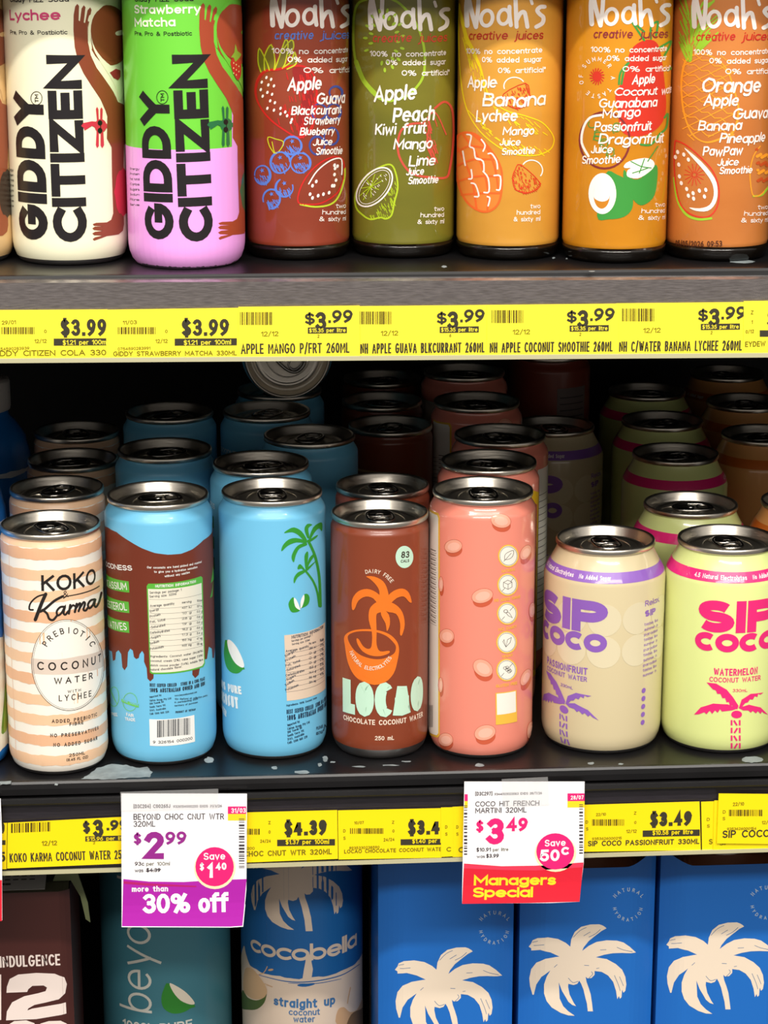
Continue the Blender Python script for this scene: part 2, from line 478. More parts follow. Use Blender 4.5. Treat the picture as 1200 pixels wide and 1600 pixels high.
# ---- drink cans
TYPES = {'slim': dict(R=26.5, RL=26.2, H=134.0, sh=126.0), 'sleek': dict(R=28.7, RL=27.0, H=145.7, sh=135.0), 'stubby': dict(R=33.1, RL=27.0, H=115.2, sh=96.0)}
def can_prof(t):
    T = TYPES[t]; R, RL, H, sh = T['R'], T['RL'], T['H'], T['sh']
    nr = RL - 1.2
    p = [(R - 5.2, 0), (R - 3.6, .7), (R - 1.8, 3.0), (R - .55, 6.5), (R - .1, 9.5), (R, 12), (R, sh)]
    top = H - 3.4
    n = 8
    for i in range(1, n + 1):
        q = i / n; e = .5 - .5 * math.cos(PI * (.12 * q + .88 * q))
        e = q * .6 + e * .4 if t == 'stubby' else e
        p.append((R + (nr - R) * e, sh + (top - sh) * q))
    return p
def make_lid(t, parent, tab_rot=0.0):
    T = TYPES[t]; RL, H = T['RL'], T['H']
    pr = [(RL - 1.4, H - 3.6), (RL - .3, H - 3.2), (RL, H - 2.5), (RL, H - 1.0), (RL - .35, H - .2), (RL - .9, H), (RL - 1.5, H - .25), (RL - 1.9, H - 1.2),
          (RL - 3.3, H - 5.5), (RL - 3.9, H - 6.6), (RL - 4.6, H - 6.9), (RL - 5.3, H - 6.4), (RL - 5.9, H - 4.9), (RL - 6.6, H - 4.5)]
    pr += [(RL - 8.5, H - 4.5), (RL - 9.0, H - 4.9), (RL - 9.6, H - 5.0), (5, H - 5.0), (0, H - 5.0)]
    V, Fc, Mi = lathe(pr, 80)
    lid = link('lid', V, Fc, Mi, [ALU], parent)
    # score line of the opening and the raised ring around it
    V2, F2 = tube([(7.6 * math.cos(a), 10.5 + 6.2 * math.sin(a), H - 4.85) for a in [i * 2 * PI / 28 for i in range(28)]], .38, True, 6)
    V2b, F2b = tube([(13.4 * math.cos(a) * (1 - .15 * math.sin(a)), 1.2 + 15.6 * math.sin(a), H - 4.8) for a in [i * 2 * PI / 36 for i in range(36)]], .42, True, 6, V2, F2)
    link('opening_panel', V2b, F2b, None, [ALU], lid)
    # pull tab: finger ring, nose, rivet
    V3, F3 = [], []
    zt = H - 3.0
    def stad(a, b, cy, n=28):
        o = []
        for i in range(n):
            t_ = 2 * PI * i / n; c, s_ = math.cos(t_), math.sin(t_)
            o.append((a * math.copysign(abs(c) ** .75, c), cy + b * math.copysign(abs(s_) ** .8, s_), zt))
        return o
    tube(stad(7.2, 11.2, -1.2), 1.0, True, 8, V3, F3, .8)
    tube([(x, y, zt - .1) for x, y, _ in stad(4.6, 3.4, -7.2)], .65, True, 6, V3, F3, .8)
    # plate between ring and nose
    b0 = len(V3); ol = stad(6.6, 5.6, 3.6, 24)
    for dz in (-.35, .35):
        for x, y, z in ol: V3.append((x * MM, y * MM, (z + dz) * MM))
    F3.append([b0 + 24 + i for i in range(24)]); F3.append([b0 + i for i in range(23, -1, -1)])
    for i in range(24): j = (i + 1) % 24; F3.append([b0 + i, b0 + j, b0 + 24 + j, b0 + 24 + i])
    vv, ff, _ = lathe([(0, H - 5), (2.3, H - 5), (2.3, H - 2.6), (1.9, H - 2.2), (0, H - 2.1)], 16)
    b1 = len(V3); V3 += vv; F3 += [[b1 + i for i in f] for f in ff]
    tb = link('pull_tab', V3, F3, None, [ALU_TAB], lid)
    tb.rotation_euler = (0, 0, tab_rot)
    return lid
def make_can(name, t, x, y, z0, paint, label, cat, group, art=None, tab=0.0, bare=4.2, lid=True):
    T = TYPES[t]; prof = can_prof(t)
    S = Cyl(x, y, z0, T['R'], prof)
    S.cuts = [3, 6.5, 9.5, 12] + ([z for r, z in prof if z >= T['sh'] - .1] if t == 'stubby' else [z for r, z in prof[6:]][:9:2])
    root = empty(name, (x, y, z0), 0, label, cat, group)
    full = [(0, 7), (R_ := (T['R'] - 9), 4.5), (T['R'] - 6.4, .5)] + prof
    V, Fc, Mi = lathe(full, 96, mi=lambda k: 1 if full[k + 1][1] < bare or k < 3 else 0)
    mats = [paint, ALU_BASE]
    if art:
        P = Print(S); art(P); P.emit(V, Fc, Mi, mats)
    link('body', V, Fc, Mi, mats, root)
    if lid: make_lid(t, root, tab)
    return root
def copy_tree(o, parent=None):
    c = o.copy(); COL.objects.link(c)
    if parent: c.parent = parent
    for ch in o.children: copy_tree(ch, c)
    return c
def dup(src, x, y, rz, label, z=None, group=None):
    c = copy_tree(src)
    c.location = (x * MM, y * MM, src.location.z if z is None else z * MM)
    c.rotation_euler = (0, 0, rz); c['label'] = label
    if group: c['group'] = group
    return c

# ================================================================== setting
BLACK = mat('shelf black enamel', (20, 19, 21), .36, coat=.12, noise=.45, nscale=35, bump=.25)
DARK = mat('cabinet black', (9, 9, 10), .6)
RAILTOP = mat('scuffed rail film', (168, 160, 158), .26, noise=.35, nscale=30, stretch=(6, 1, 60), metal=.75)
RAILDARK = mat('dark rail film', (44, 40, 46), .3, noise=.3, nscale=25, stretch=(4, 1, 60), coat=.4)
RAILCLR = mat('rail lip plastic', (190, 185, 150), .25, coat=.5)
def extrude(name, prof, x0, x1, m, parent=None, skew=0.0, closed=True, smooth=False):
    V = []; Fc = []; n = len(prof)
    for x in (x0, x1):
        for y, z in prof: V.append((x * MM, y * MM, (z + skew * (x - 80)) * MM))
    for i in range(n if closed else n - 1):
        j = (i + 1) % n; Fc.append([i, n + i, n + j, j])
    if closed: Fc.append(list(range(n))); Fc.append(list(range(2 * n - 1, n - 1, -1)))
    o = link(name, V, Fc, None, [m], parent, smooth=smooth)
    bm = bmesh.new(); bm.from_mesh(o.data); bmesh.ops.recalc_face_normals(bm, faces=bm.faces); bm.to_mesh(o.data); bm.free()
    return o
XL, XR, YB = -560, 720, 1760
def struct(name, x0, x1, y0, y1, z0, z1, m):
    V, Fc = box(x0, x1, y0, y1, z0, z1); o = link(name, V, Fc, None, [m], smooth=False); o['kind'] = 'structure'; return o
struct('wall_back', XL - 30, XR + 30, YB, YB + 30, -420, 760, DARK)
struct('wall_left', XL - 30, XL, 1110, YB, -420, 760, DARK)
struct('wall_right', XR, XR + 30, 1110, YB, -420, 760, DARK)

def shelf(z, yf, label, railtop, top, mid, bot, skew, yr):
    """z deck height, yf front edge, rail face at yr from z=top down to bot; mid = where the ticket channel begins"""
    root = empty('refrigerator_shelf', (80, YB, z), 0, label, 'shelf', 'black shelves of the drinks fridge')
    inv = Vector((80, YB, z)) * MM
    def ch(o): o.parent = root; o.location = -inv; return o
    ch(extrude('deck', [(yf + 2.5, z), (YB, z), (YB, z - 9), (yf + 4, z - 9), (yf, z - 7.5), (yf - .4, z - 4), (yf, z - 1.4), (yf + .9, z - .3)], XL, XR, BLACK))
    ch(extrude('front_lip', [(yf + 3, z - 9.2), (yf + 3, z - 11.5), (yf - 1.5, z - 12.6), (yf - 2.2, z - 11.6), (yf - 1.8, z - 9.6), (yf - .5, z - 9)], XL, XR, BLACK))
    r = ch(extrude('price_rail', [(yr, top), (yr + 3, top + .8), (yr + 14, top + .8), (yr + 14, bot + 2), (yr + 3, bot + 1), (yr, bot + 1), (yr, mid)], XL, XR, railtop, skew=skew))
    lip = extrude('rail_edge', [(yr - 2.6, bot + 1.6), (yr - 2.6, bot - .6), (yr + 3, bot - .9), (yr + 3, bot + .9), (yr - 1.6, bot + .9), (yr - 1.6, bot + 1.6)], XL, XR, RAILCLR, skew=skew)
    lip.parent = r
    return root
shelf(278.1, 1101, 'black shelf holding the tall cans and glass juice bottles, grey price rail', RAILTOP, 274.8, 264, 237.2, -.006, 1094)
shelf(0, 1150, 'black shelf with peeling paint holding the short cans, dark price rail', RAILDARK, -11.8, -21.5, -52.2, .0028, 1153)
shelf(-283, 1160, 'lowest black shelf under the blue cartons', RAILDARK, -296, -306, -335, 0, 1155)
shelf(474, 1101, 'uppermost black shelf above the juice bottles', RAILTOP, 470, 452, 426, 0, 1094)

def sheet_thing(name, S, outline, base, label, cat, group, art, th=.35, parent=None):
    """printed card: outline in view coordinates"""
    P = Print(S); art(P) if art else None
    uv = [P.S.uv(*p) for p in outline]
    V, Fc, Mi, mats = [], [], [], [base]
    bm = bmesh.new()
    bv = [bm.verts.new((u, v, 0)) for u, v in uv]
    f = bm.faces.new(bv); f.normal_update()
    if f.normal.z < 0: f.normal_flip()
    if S.step:
        lo = min(u for u, v in uv); hi = max(u for u, v in uv); k = math.floor(lo / S.step) + 1
        while k * S.step < hi:
            bmesh.ops.bisect_plane(bm, geom=bm.verts[:] + bm.edges[:] + bm.faces[:], plane_co=(k * S.step, 0, 0), plane_no=(1, 0, 0)); k += 1
        for z in getattr(S, 'cuts', ()): bmesh.ops.bisect_plane(bm, geom=bm.verts[:] + bm.edges[:] + bm.faces[:], plane_co=(0, z, 0), plane_no=(0, 1, 0))
    bm.verts.index_update(); n = len(bm.verts)
    fs = [[v.index for v in f.verts] for f in bm.faces]; be = [[v.index for v in e.verts] for e in bm.edges if e.is_boundary]
    co = [v.co.copy() for v in bm.verts]; bm.free()
    for c in co: V.append(S.pos(c.x, c.y, 0))
    for c in co: V.append(S.pos(c.x, c.y, -th))
    Fc += fs + [[n + i for i in reversed(q)] for q in fs] + [[a, n + a, n + b, b] for a, b in be]; Mi += [0] * len(Fc)
    P.emit(V, Fc, Mi, mats)
    o = link(name, V, Fc, Mi, mats, parent, smooth=False)
    if not parent:
        o.location = S.o * MM; tag(o, label, cat, group)
    return o

YEL = mat('ticket yellow', (255, 238, 62), .35, coat=.35)
YEL2 = mat('ticket deep yellow', (255, 226, 10), .35, coat=.35)
GRY = ink(95, 92, 70, .35); TXT = ink(60, 56, 44, .35); OLIVE = ink(120, 110, 20, .35); BARC = ink(70, 55, 20, .35)
def ticket(x0, x1, yt, yb, dy, name, pr, per, label, sc, ox, oy, art, group, yp, mt=YEL, skt=0.0):
    S = Sheet(0, yp, 0); cx = (x0 + x1) / 2
    u, v = S.uv(cx, (yt + yb) / 2 + dy / 2); S = Sheet(u, yp, v)
    sheet_thing('price_ticket', S, [(x0, yt), (x1, yt + dy), (x1, yb + dy), (x0, yb)], mt, label, 'price ticket', group, art, .3)

def noah_ticket(x0, x1, yt, yb, dy, text, label, px_, bx, dx_, tx1, yp=1092.6, tail='', body=OLIVE):
    """the four juice tickets share a layout: bar code, price, unit price, name"""
    def art(P):
        P.z(1, 0, 0)
        P.bars(BARC, bx, yt + 8, bx + 50, yt + 28, 2, 22, seed=int(x0))
        P.text(OLIVE, '12/12', bx + 33, yt + 46, bx + 60, yt + 45.4, 7.5, .13)
        P.text(TXT, '$', px_, yt + 27 , px_ + 16, yt + 26.6, 17, .2)
        P.text(TXT, '3', px_ + 17, yt + 36, px_ + 34, yt + 35.6, 28, .21)
        P.text(TXT, '.99', px_ + 37, yt + 25, px_ + 75, yt + 24.2, 20, .2)
        P.rect(TXT, px_ + 5, yt + 32, px_ + 66, yt + 41.5, 3, -.8)
        P.text(YEL, '$15.35 per litre', px_ + 7, yt + 39.8, px_ + 64, yt + 39.2, 6.2, .13, 4)
        P.text(TXT, text, x0 + 4, yb - 10.5, tx1, yb - 12.5, 16, .12, sp=.06)
        P.text(OLIVE, tail or '2', px_ + 20, yt + 48, px_ + 23, yt + 48, 5, .14)
    S = Sheet(0, yp, 0); u, v = S.uv((x0 + x1) / 2, (yt + yb) / 2)
    sheet_thing('price_ticket', Sheet(u, yp, v), [(x0, yt), (x1, yt + dy), (x1, yb + dy), (x0, yb)], YEL, label, 'price ticket', 'yellow tickets on the upper rail', art, .3)
def giddy_ticket(x0, x1, yt, yb, dy, date, num, text, label, px_, xt0, xt1, cut=False, yp=1092.6):
    def art(P):
        P.z(1, 0, 0)
        P.text(OLIVE, date, px_ - 92, 507, px_ - 70, 506, 6, .13)
        P.bars(BARC, px_ - 100 if px_ > 200 else px_ - 93, 511, px_ - 41, 522, 2, 24, seed=4)
        P.text(OLIVE, 'O', px_ - 26, 520, px_ - 22, 520, 5, .14)
        P.text(OLIVE, '12/12', px_ - 41, 536, px_ - 22, 535.5, 6, .13)
        P.text(OLIVE, num, px_ - 100 if px_ > 200 else 1, 547.5, px_ - 49, 546, 4.6, .13)
        P.text(TXT, '$3.99', px_, 525, px_ + (74 if not cut else 71.5), 524, 26, .2)
        P.rect(TXT, px_ - 11, 529, px_ + (86 if not cut else 72), 540, 2, -.6)
        P.text(YEL, '$1.21 per 100ml' if not cut else '$1.21 per 100m', px_ + 3, 539, px_ + (77 if not cut else 71), 538, 7.4, .13, 3)
        P.text(OLIVE, text, xt0, 556.5, xt1, 555, 7.6 if px_ > 200 else 9, .15)
    S = Sheet(0, yp, 0); u, v = S.uv((x0 + x1) / 2, (yt + yb) / 2)
    sheet_thing('price_ticket', Sheet(u, yp, v), [(x0, yt), (x1, yt + dy), (x1, yb + dy), (x0, yb)], YEL, label, 'price ticket', 'yellow tickets on the upper rail', art, .3)

giddy_ticket(-70, 168, 485, 567.5, -1.5, '29/01', '54590283939', 'DDY CITIZEN COLA 330', 'yellow price ticket for the cola can at $3.99, first on the upper rail', 95, 0, 166, True)
giddy_ticket(166, 373.5, 484, 565.5, -3, '11/03', '0754590283991', 'GIDDY STRAWBERRY MATCHA 330ML', 'yellow price ticket for strawberry matcha under the green and pink can', 284, 177, 370, yp=1092.2)
noah_ticket(372.5, 562, 479.5, 563.5, -2, 'APPLE MANGO P/FRT 260ML', 'yellow price ticket reading apple mango below the red juice bottle', 476, 375, 0, 546, yp=1091.8)
noah_ticket(559, 762, 478.5, 563, -2, 'NH APPLE GUAVA BLKCURRANT 260ML', 'yellow price ticket reading apple guava below the green juice bottle', 682, 562, 0, 757, tail='6')
noah_ticket(761, 966, 476.5, 561.5, -2, 'NH APPLE COCONUT SMOOTHIE 260ML', 'yellow price ticket reading apple coconut smoothie below the banana bottle', 885, 768, 0, 957, yp=1092.2)
noah_ticket(963, 1166, 474, 560, -2, 'NH C/WATER BANANA LYCHEE 260ML', 'yellow price ticket reading banana lychee, before the last upper ticket', 1090, 972, 0, 1159)
def art_eydew(P):
    P.z(1, 0, 0)
    P.text(OLIVE, 'Z', 1173, 491, 1177, 491, 6, .14); P.text(OLIVE, '1', 1174, 506, 1176, 506, 6, .14)
    P.text(OLIVE, '0/12', 1165, 521, 1178, 520, 5.5, .14)
    P.rect(TXT, 1187, 516, 1290, 526, 2); P.text(OLIVE, 'EYDEW', 1164, 542, 1196, 541, 8.5, .15)
    P.text(TXT, '$3.99', 1198, 510, 1270, 509, 26, .2)
u_, v_ = Sheet(0, 1092.2, 0).uv(1220, 515)
sheet_thing('price_ticket', Sheet(u_, 1092.2, v_), [(1162, 470.5), (1330, 468), (1330, 556), (1162, 558)], YEL, 'yellow price ticket cut by the right edge of the upper rail', 'price ticket', 'yellow tickets on the upper rail', art_eydew, .3)

# ---- lower rail tickets
YR = 1151.4
LG = 'yellow tickets on the lower rail'
def low(label, out, art, yp=YR, m=YEL2):
    S = Sheet(0, yp, 0); cx = sum(p[0] for p in out) / 4; cy = sum(p[1] for p in out) / 4
    u, v = S.uv(cx, cy)
    return sheet_thing('price_ticket', Sheet(u, yp, v), out, m, label, 'price ticket', LG, art, .3)
def a(P):
    P.z(3, 0, 1180)
    P.text(TXT, '25', -30, 500, 26, 498, 46, .2); P.rect(TXT, -60, 398, 26, 420, 2); P.text(TXT, '9', 4, 366, 24, 365, 50, .24)
low('yellow ticket sliver at the left end of the lower rail', [(-60, 1288), (11, 1286), (10, 1358), (-60, 1360)], a)
def a(P):
    P.z(3, 0, 1180)
    P.bars(BARC, 52, 320, 235, 364, 2, 22, seed=9, sk=-8)
    P.text(OLIVE, '12/12', 196, 424, 268, 421, 22, .14)
    P.text(TXT, '$', 390, 364, 424, 362, 52, .22); P.text(TXT, '3', 438, 384, 486, 382, 82, .22); P.text(TXT, '.99', 500, 352, 600, 348, 48, .24)
    P.rect(TXT, 400, 380, 610, 404, 2, -5); P.text(YEL2, '$15.96 per litre', 406, 401, 600, 396, 18, .13, 4)
    P.text(OLIVE, '2', 436, 416, 446, 416, 12, .14)
    P.text(TXT, 'KOKO KARMA COCONUT WATER 250ML', 46, 502, 626, 484, 42, .11, sp=.06)
low('yellow ticket for the striped coconut water can, far left of the lower rail', [(12, 1286), (222, 1275), (222, 1348), (11, 1357)], a, YR - .4)
def a(P):
    P.z(2.79, 370, 1180)
    P.bars(BARC, -80, 320, 100, 346, 2, 30, seed=6); P.text(OLIVE, 'Z', 138, 301, 148, 300, 14, .14); P.text(OLIVE, '0', 138, 341, 147, 341, 14, .14)
    P.text(OLIVE, '24/24', 102, 381, 148, 380, 14, .14); P.text(OLIVE, '9326154000200', -70, 414, 78, 411, 12, .14)
    P.text(TXT, '$4.39', 208, 352, 392, 346, 66, .24)
    P.rect(TXT, 176, 368, 428, 396, 2, -3); P.text(YEL2, '$1.37 per 100ml', 212, 388, 402, 386, 20, .14, 4)
    P.text(OLIVE, 'BEYOND CHOC CNUT WTR 320ML', -110, 446, 414, 431, 24, .16)
low('yellow ticket for chocolate coconut water at $4.39 beside the purple promotion', [(330, 1271), (527, 1266), (528, 1342), (330, 1350)], a, YR - .1)
def a(P):
    P.z(2.79, 370, 1180)
    P.text(OLIVE, '10/07', 512, 301, 554, 299, 13, .14); P.bars(BARC, 494, 318, 640, 342, 2, 26, seed=5)
    P.text(OLIVE, 'D', 464, 336, 474, 336, 14, .14); P.text(OLIVE, 'S', 464, 368, 474, 368, 14, .14); P.text(OLIVE, 'Z', 676, 298, 686, 298, 13, .14); P.text(OLIVE, '0', 678, 336, 687, 336, 13, .14)
    P.text(OLIVE, '24/24', 640, 375, 687, 373, 14, .14); P.text(OLIVE, '8935330238590', 490, 410, 622, 406, 12, .14)
    P.text(TXT, '$3.4', 746, 348, 884, 344, 64, .24)
    P.rect(TXT, 714, 366, 890, 392, 2, -2); P.text(YEL2, '$1.40 per l', 764, 384, 890, 381, 19, .14, 4)
    P.text(OLIVE, 'LOCAO CHOCOLATE COCONUT WATE', 468, 428, 892, 417, 17, .16)
low('yellow ticket for the chocolate coconut water can, middle of the lower rail', [(528, 1266.5), (690, 1263), (690, 1340), (529, 1343)], a, YR - .4)
def a(P):
    P.z(2.79, 370, 1180); P.text(OLIVE, 'D', 908, 319, 918, 319, 14, .14); P.text(OLIVE, 'S', 908, 350, 918, 350, 14, .14); P.text(OLIVE, 'C', 914, 420, 934, 419, 20, .16)
low('narrow yellow ticket strip directly left of the frontmost strip by the red promotion', [(689, 1262), (708, 1261.5), (708, 1338), (689, 1339)], a, YR - .8)
def a(P):
    P.z(2.79, 370, 1180); P.text(OLIVE, 'D', 956, 319, 966, 319, 14, .14); P.text(OLIVE, 'S', 956, 350, 966, 350, 14, .14); P.text(OLIVE, 'C', 966, 424, 990, 423, 24, .17)
low('yellow ticket strip tucked behind the left edge of the red promotion', [(707, 1261), (760, 1258), (760, 1338), (707, 1339)], a, YR - .4)
def a(P):
    P.z(2.4, 700, 1180)
    P.text(OLIVE, '22/10', 555, 228, 592, 226, 11, .14); P.bars(BARC, 540, 240, 664, 264, 2, 26, seed=8)
    P.text(OLIVE, 'D', 516, 256, 525, 256, 12, .14); P.text(OLIVE, 'S', 517, 282, 526, 282, 12, .14); P.text(OLIVE, 'Z', 697, 222, 706, 222, 11, .14); P.text(OLIVE, '0', 698, 257, 706, 257, 11, .14)
    P.text(OLIVE, '12/12', 668, 291, 707, 290, 12, .14); P.text(OLIVE, '9353626000215', 540, 318, 651, 315, 10, .14)
    P.text(TXT, '$3.49', 757, 268, 913, 262, 54, .25)
    P.rect(TXT, 730, 282, 944, 306, 2, -4); P.text(YEL2, '$10.58 per litre', 766, 299, 918, 295, 17, .14, 4)
    P.text(TXT, 'SIP COCO PASSIONFRUIT 330ML', 524, 341, 942, 332, 20, .16)
low('yellow ticket for the passionfruit can at $3.49, right of the red promotion', [(905, 1258), (1093, 1252.5), (1095, 1328), (905, 1331)], a)
def a(P):
    P.z(2.4, 700, 1180); P.text(OLIVE, 'D', 970, 246, 981, 246, 12, .14); P.text(OLIVE, 'S', 970, 271, 981, 271, 12, .14); P.text(OLIVE, 'S', 978, 334, 992, 333, 20, .16)
low('narrow yellow ticket edge left of the raised ticket pair', [(1095.5, 1253), (1122, 1252), (1122, 1328), (1097, 1328.5)], a)
def a(P):
    P.z(2.4, 700, 1180); P.text(OLIVE, 'SIP CO', 1018, 338, 1104, 330, 14, .16); P.text(OLIVE, 'l', 1010, 255, 1014, 255, 14, .14)
low('yellow ticket half covered by the raised one in front of it', [(1116, 1251), (1300, 1248), (1302, 1329), (1114, 1333)], a, YR - .6)
def a(P):
    P.z(2.4, 700, 1180)
    P.text(OLIVE, '22/10', 1068, 190, 1110, 188, 13, .14); P.bars(BARC, 1054, 204, 1178, 228, 2, 26, seed=7)
    P.text(OLIVE, 'D', 1030, 218, 1041, 218, 12, .14); P.text(OLIVE, 'S', 1029, 243, 1039, 243, 12, .14)
    P.text(OLIVE, '9353626000154', 1046, 281, 1156, 279, 10, .14); P.text(OLIVE, '12/12', 1176, 258, 1216, 257, 12, .14)
    P.text(TXT, 'SIP COCO WATERMELON', 1028, 310, 1480, 300, 28, .15)
low('yellow ticket standing proud above the right end of the lower rail', [(1123, 1240), (1326, 1242), (1326, 1320), (1120, 1318)], a, YR - 1.8)

# ---- the two hanging promotion cards
WHT = mat('card white', (250, 248, 250), .4, coat=.2)
CLEAR = mat('clear clip plastic', (235, 235, 235), .12, alpha=.13, coat=.6)
MAG = ink(178, 34, 172, .35, .2); PINK = ink(240, 35, 120, .35, .2); RED = ink(225, 35, 55, .35, .2); WH = ink(250, 248, 248, .38); CHAR = ink(60, 52, 60); PUR = ink(150, 40, 140); YLW = ink(255, 220, 40)
CREAMY = ink(255, 240, 190)
def promo(label, out, art, yp, clip, cliplab, curl):
    S = Sheet(0, yp, 0); cx = sum(p[0] for p in out) / len(out); cy = sum(p[1] for p in out) / len(out)
    u, v = S.uv(cx, cy)
    S = Sheet(u, yp, v, curl, 3.0); S.cuts = [-36 + 4 * i for i in range(19)]
    o = sheet_thing('promotion_card', S, out, WHT, label, 'promotion card', 'hanging promotion cards', art, .4)
    S2 = Sheet(u, yp - 1.0, v); 
    V, Fc = [], []
    for quad, th in clip:
        uv = [S2.uv(*p) for p in quad]; b = len(V)
        for h in (0, -th):
            for q in uv: V.append(tuple(a_ - b_ for a_, b_ in zip(S2.pos(q[0], q[1], 1.0 + h), (0, 0, 0))))
        Fc += [[b, b + 1, b + 2, b + 3], [b + 7, b + 6, b + 5, b + 4]] + [[b + i, b + 4 + i, b + 4 + (i + 1) % 4, b + (i + 1) % 4] for i in range(4)]
    c = link('plastic_clip', V, Fc, None, [CLEAR], o, smooth=False)
    return o
def a(P):
    P.z(3, 0, 1180)
    P.text(CHAR, '[D3C204]', 626, 248, 706, 247, 18, .14); P.text(CHAR, 'C00265J', 718, 247, 798, 246, 17, .14); P.text(CHAR, '9326154000200 ENDS 31/3/26', 812, 246, 1040, 243, 12, .13)
    P.text(CHAR, 'BEYOND CHOC CNUT WTR', 626, 302, 1050, 300, 28, .11); P.text(CHAR, '320ML', 626, 335, 728, 334, 27, .11)
    P.text(PUR, '$', 626, 416, 662, 416, 50, .2); P.text(PUR, '2', 678, 486, 768, 486, 128, .22); P.text(PUR, '99', 776, 418, 874, 416, 60, .2)
    P.text(CHAR, '93c', 632, 517, 676, 517, 18, .14); P.text(GRY, 'per 100ml', 686, 517, 796, 516, 17, .11); P.text(CHAR, 'was', 632, 548, 672, 547, 17, .12); P.text(CHAR, '$4.39', 686, 547, 752, 546, 18, .16)
    P.stroke(CHAR, [(684, 542), (754, 534)], 2.5, 4, 0)
    P.rect(PINK, 1068, 240, 1154, 275, 1); P.rect(YLW, 1068, 275, 1154, 306, 1); P.text(WH, '31/03', 1084, 270, 1152, 269, 22, .15, 3)
    r = random.Random(2); y = 296
    while y < 528:
        h = r.choice((3, 5, 9)); P.rect(CHAR, 1120, y, 1146, y + h, 2); y += h + r.choice((4, 6, 9))
    P.shape(MAG, [(578, 580), (700, 592), (860, 594), (1000, 586), (1156, 580), (1150, 640), (1138, 800), (1080, 804), (572, 802)], 1)
    P.shape(ink(185, 30, 110, .35, .2), [(580, 590), (700, 600), (920, 612), (920, 618), (700, 612), (580, 602)], 2)
    P.ell(CREAMY, 1007, 530, 97, 97, 2); P.ell(PINK, 1006, 522, 90, 92, 3)
    P.text(WH, 'Save', 954, 490, 1056, 488, 33, .14, 4); P.text(WH, '$', 936, 538, 956, 538, 32, .2, 4); P.text(WH, '1', 972, 574, 998, 574, 68, .22, 4); P.text(WH, '40', 1012, 538, 1062, 536, 34, .22, 4)
    P.text(WH, 'more than', 618, 640, 788, 638, 26, .2, 3)
    P.text(WH, '30%', 670, 742, 892, 738, 92, .2, 3, sp=.03); P.text(WH, 'off', 930, 738, 1072, 734, 90, .2, 3, sp=.03)
    P.stroke(WH, [(572, 803), (1080, 805), (1138, 801), (1148, 700)], 4, 4, 0)
promo('white and purple promotion card showing $2.99 and more than 30% off', [(189.5, 1240), (386, 1240.5), (385, 1390), (380, 1446.5), (360, 1448), (190, 1448)], a, 1146.5,
      [([(188, 1238), (341, 1233), (341, 1263), (189, 1268)], .6)], '', lambda u, v: -max(0, -v - 14) ** 1.5 * .035 - max(0, u - 24) * .12)
def a(P):
    P.z(2.4, 700, 1180)
    P.text(CHAR, '[D3C297]', 102, 151, 166, 150, 14, .14); P.text(CHAR, '9344003023063 ENDS 28/7/26', 174, 150, 352, 146, 9, .13)
    P.text(CHAR, 'COCO HIT FRENCH', 102, 192, 342, 188, 19, .12); P.text(CHAR, 'MARTINI 320ML', 102, 217, 294, 214, 20, .12)
    P.text(PINK, '$', 104, 286, 132, 286, 40, .2); P.text(PINK, '3', 142, 334, 208, 334, 98, .22); P.text(PINK, '49', 220, 285, 298, 283, 50, .22)
    P.text(CHAR, '$10.91', 106, 361, 160, 360, 14, .15); P.text(GRY, 'per litre', 168, 360, 226, 358, 12, .12); P.text(CHAR, 'was', 108, 385, 138, 384, 11, .12); P.text(CHAR, '$3.99', 143, 384, 190, 383, 14, .16)
    P.rect(PINK, 448, 143, 512, 172, 1); P.rect(YLW, 448, 172, 512, 196, 1); P.text(WH, '28/07', 460, 166, 508, 165, 15, .15, 3)
    P.rect(PINK, 62, 146, 74, 172, 1); P.rect(YLW, 62, 172, 74, 196, 1)
    r = random.Random(2); y = 184
    while y < 370:
        h = r.choice((3, 5, 7)); P.rect(CHAR, 492, y, 506, y + h, 2); P.rect(CHAR, 60, y + 4, 72, y + 4 + h, 2); y += h + r.choice((4, 6, 8))
    P.shape(RED, [(60, 406), (200, 416), (330, 414), (508, 402), (500, 480), (493, 549), (300, 554), (53, 557)], 1)
    P.shape(ink(240, 60, 90, .35, .2), [(60, 408), (200, 417), (330, 415), (508, 403), (507, 420), (330, 432), (200, 430), (59, 424)], 2)
    P.ell(CREAMY, 403, 367, 78, 70, 2); P.ell(PINK, 402, 360, 71, 68, 3)
    P.text(WH, 'Save', 362, 342, 441, 339, 25, .15, 4); P.text(WH, '50', 344, 398, 418, 396, 44, .22, 4); P.text(WH, 'c', 424, 374, 452, 373, 40, .2, 4)
    P.text(YLW, 'Managers', 96, 488, 404, 486, 38, .22, 3, sp=.04); P.text(YLW, 'Special', 92, 533, 318, 532, 38, .22, 3, sp=.04)
promo('white and red promotion card reading Managers Special, save 50 cents', [(725.5, 1221.5), (913.5, 1221.5), (912, 1350), (905.5, 1409), (860, 1411), (722, 1412)], a, 1146.0,
      [([(784, 1218), (856, 1214.5), (858.5, 1258), (786, 1260)], .6)], '', lambda u, v: -max(0, -v - 14) ** 1.5 * .03 - max(0, u - 24) * .1)
def a(P):
    P.z(1, 0, 0); P.rect(RED, -60, 1375, 3, 1439, 1); P.rect(ink(90, 90, 150), -10, 1268, 0.5, 1282, 1)
promo('promotion card cut off by the left edge of the photo', [(-120, 1248), (1, 1248), (3, 1300), (3.5, 1438), (-120, 1441)], a, 1146.5, [([(-90, 1240), (-30, 1239), (-30, 1262), (-90, 1264)], .6)], '', lambda u, v: 0.0)

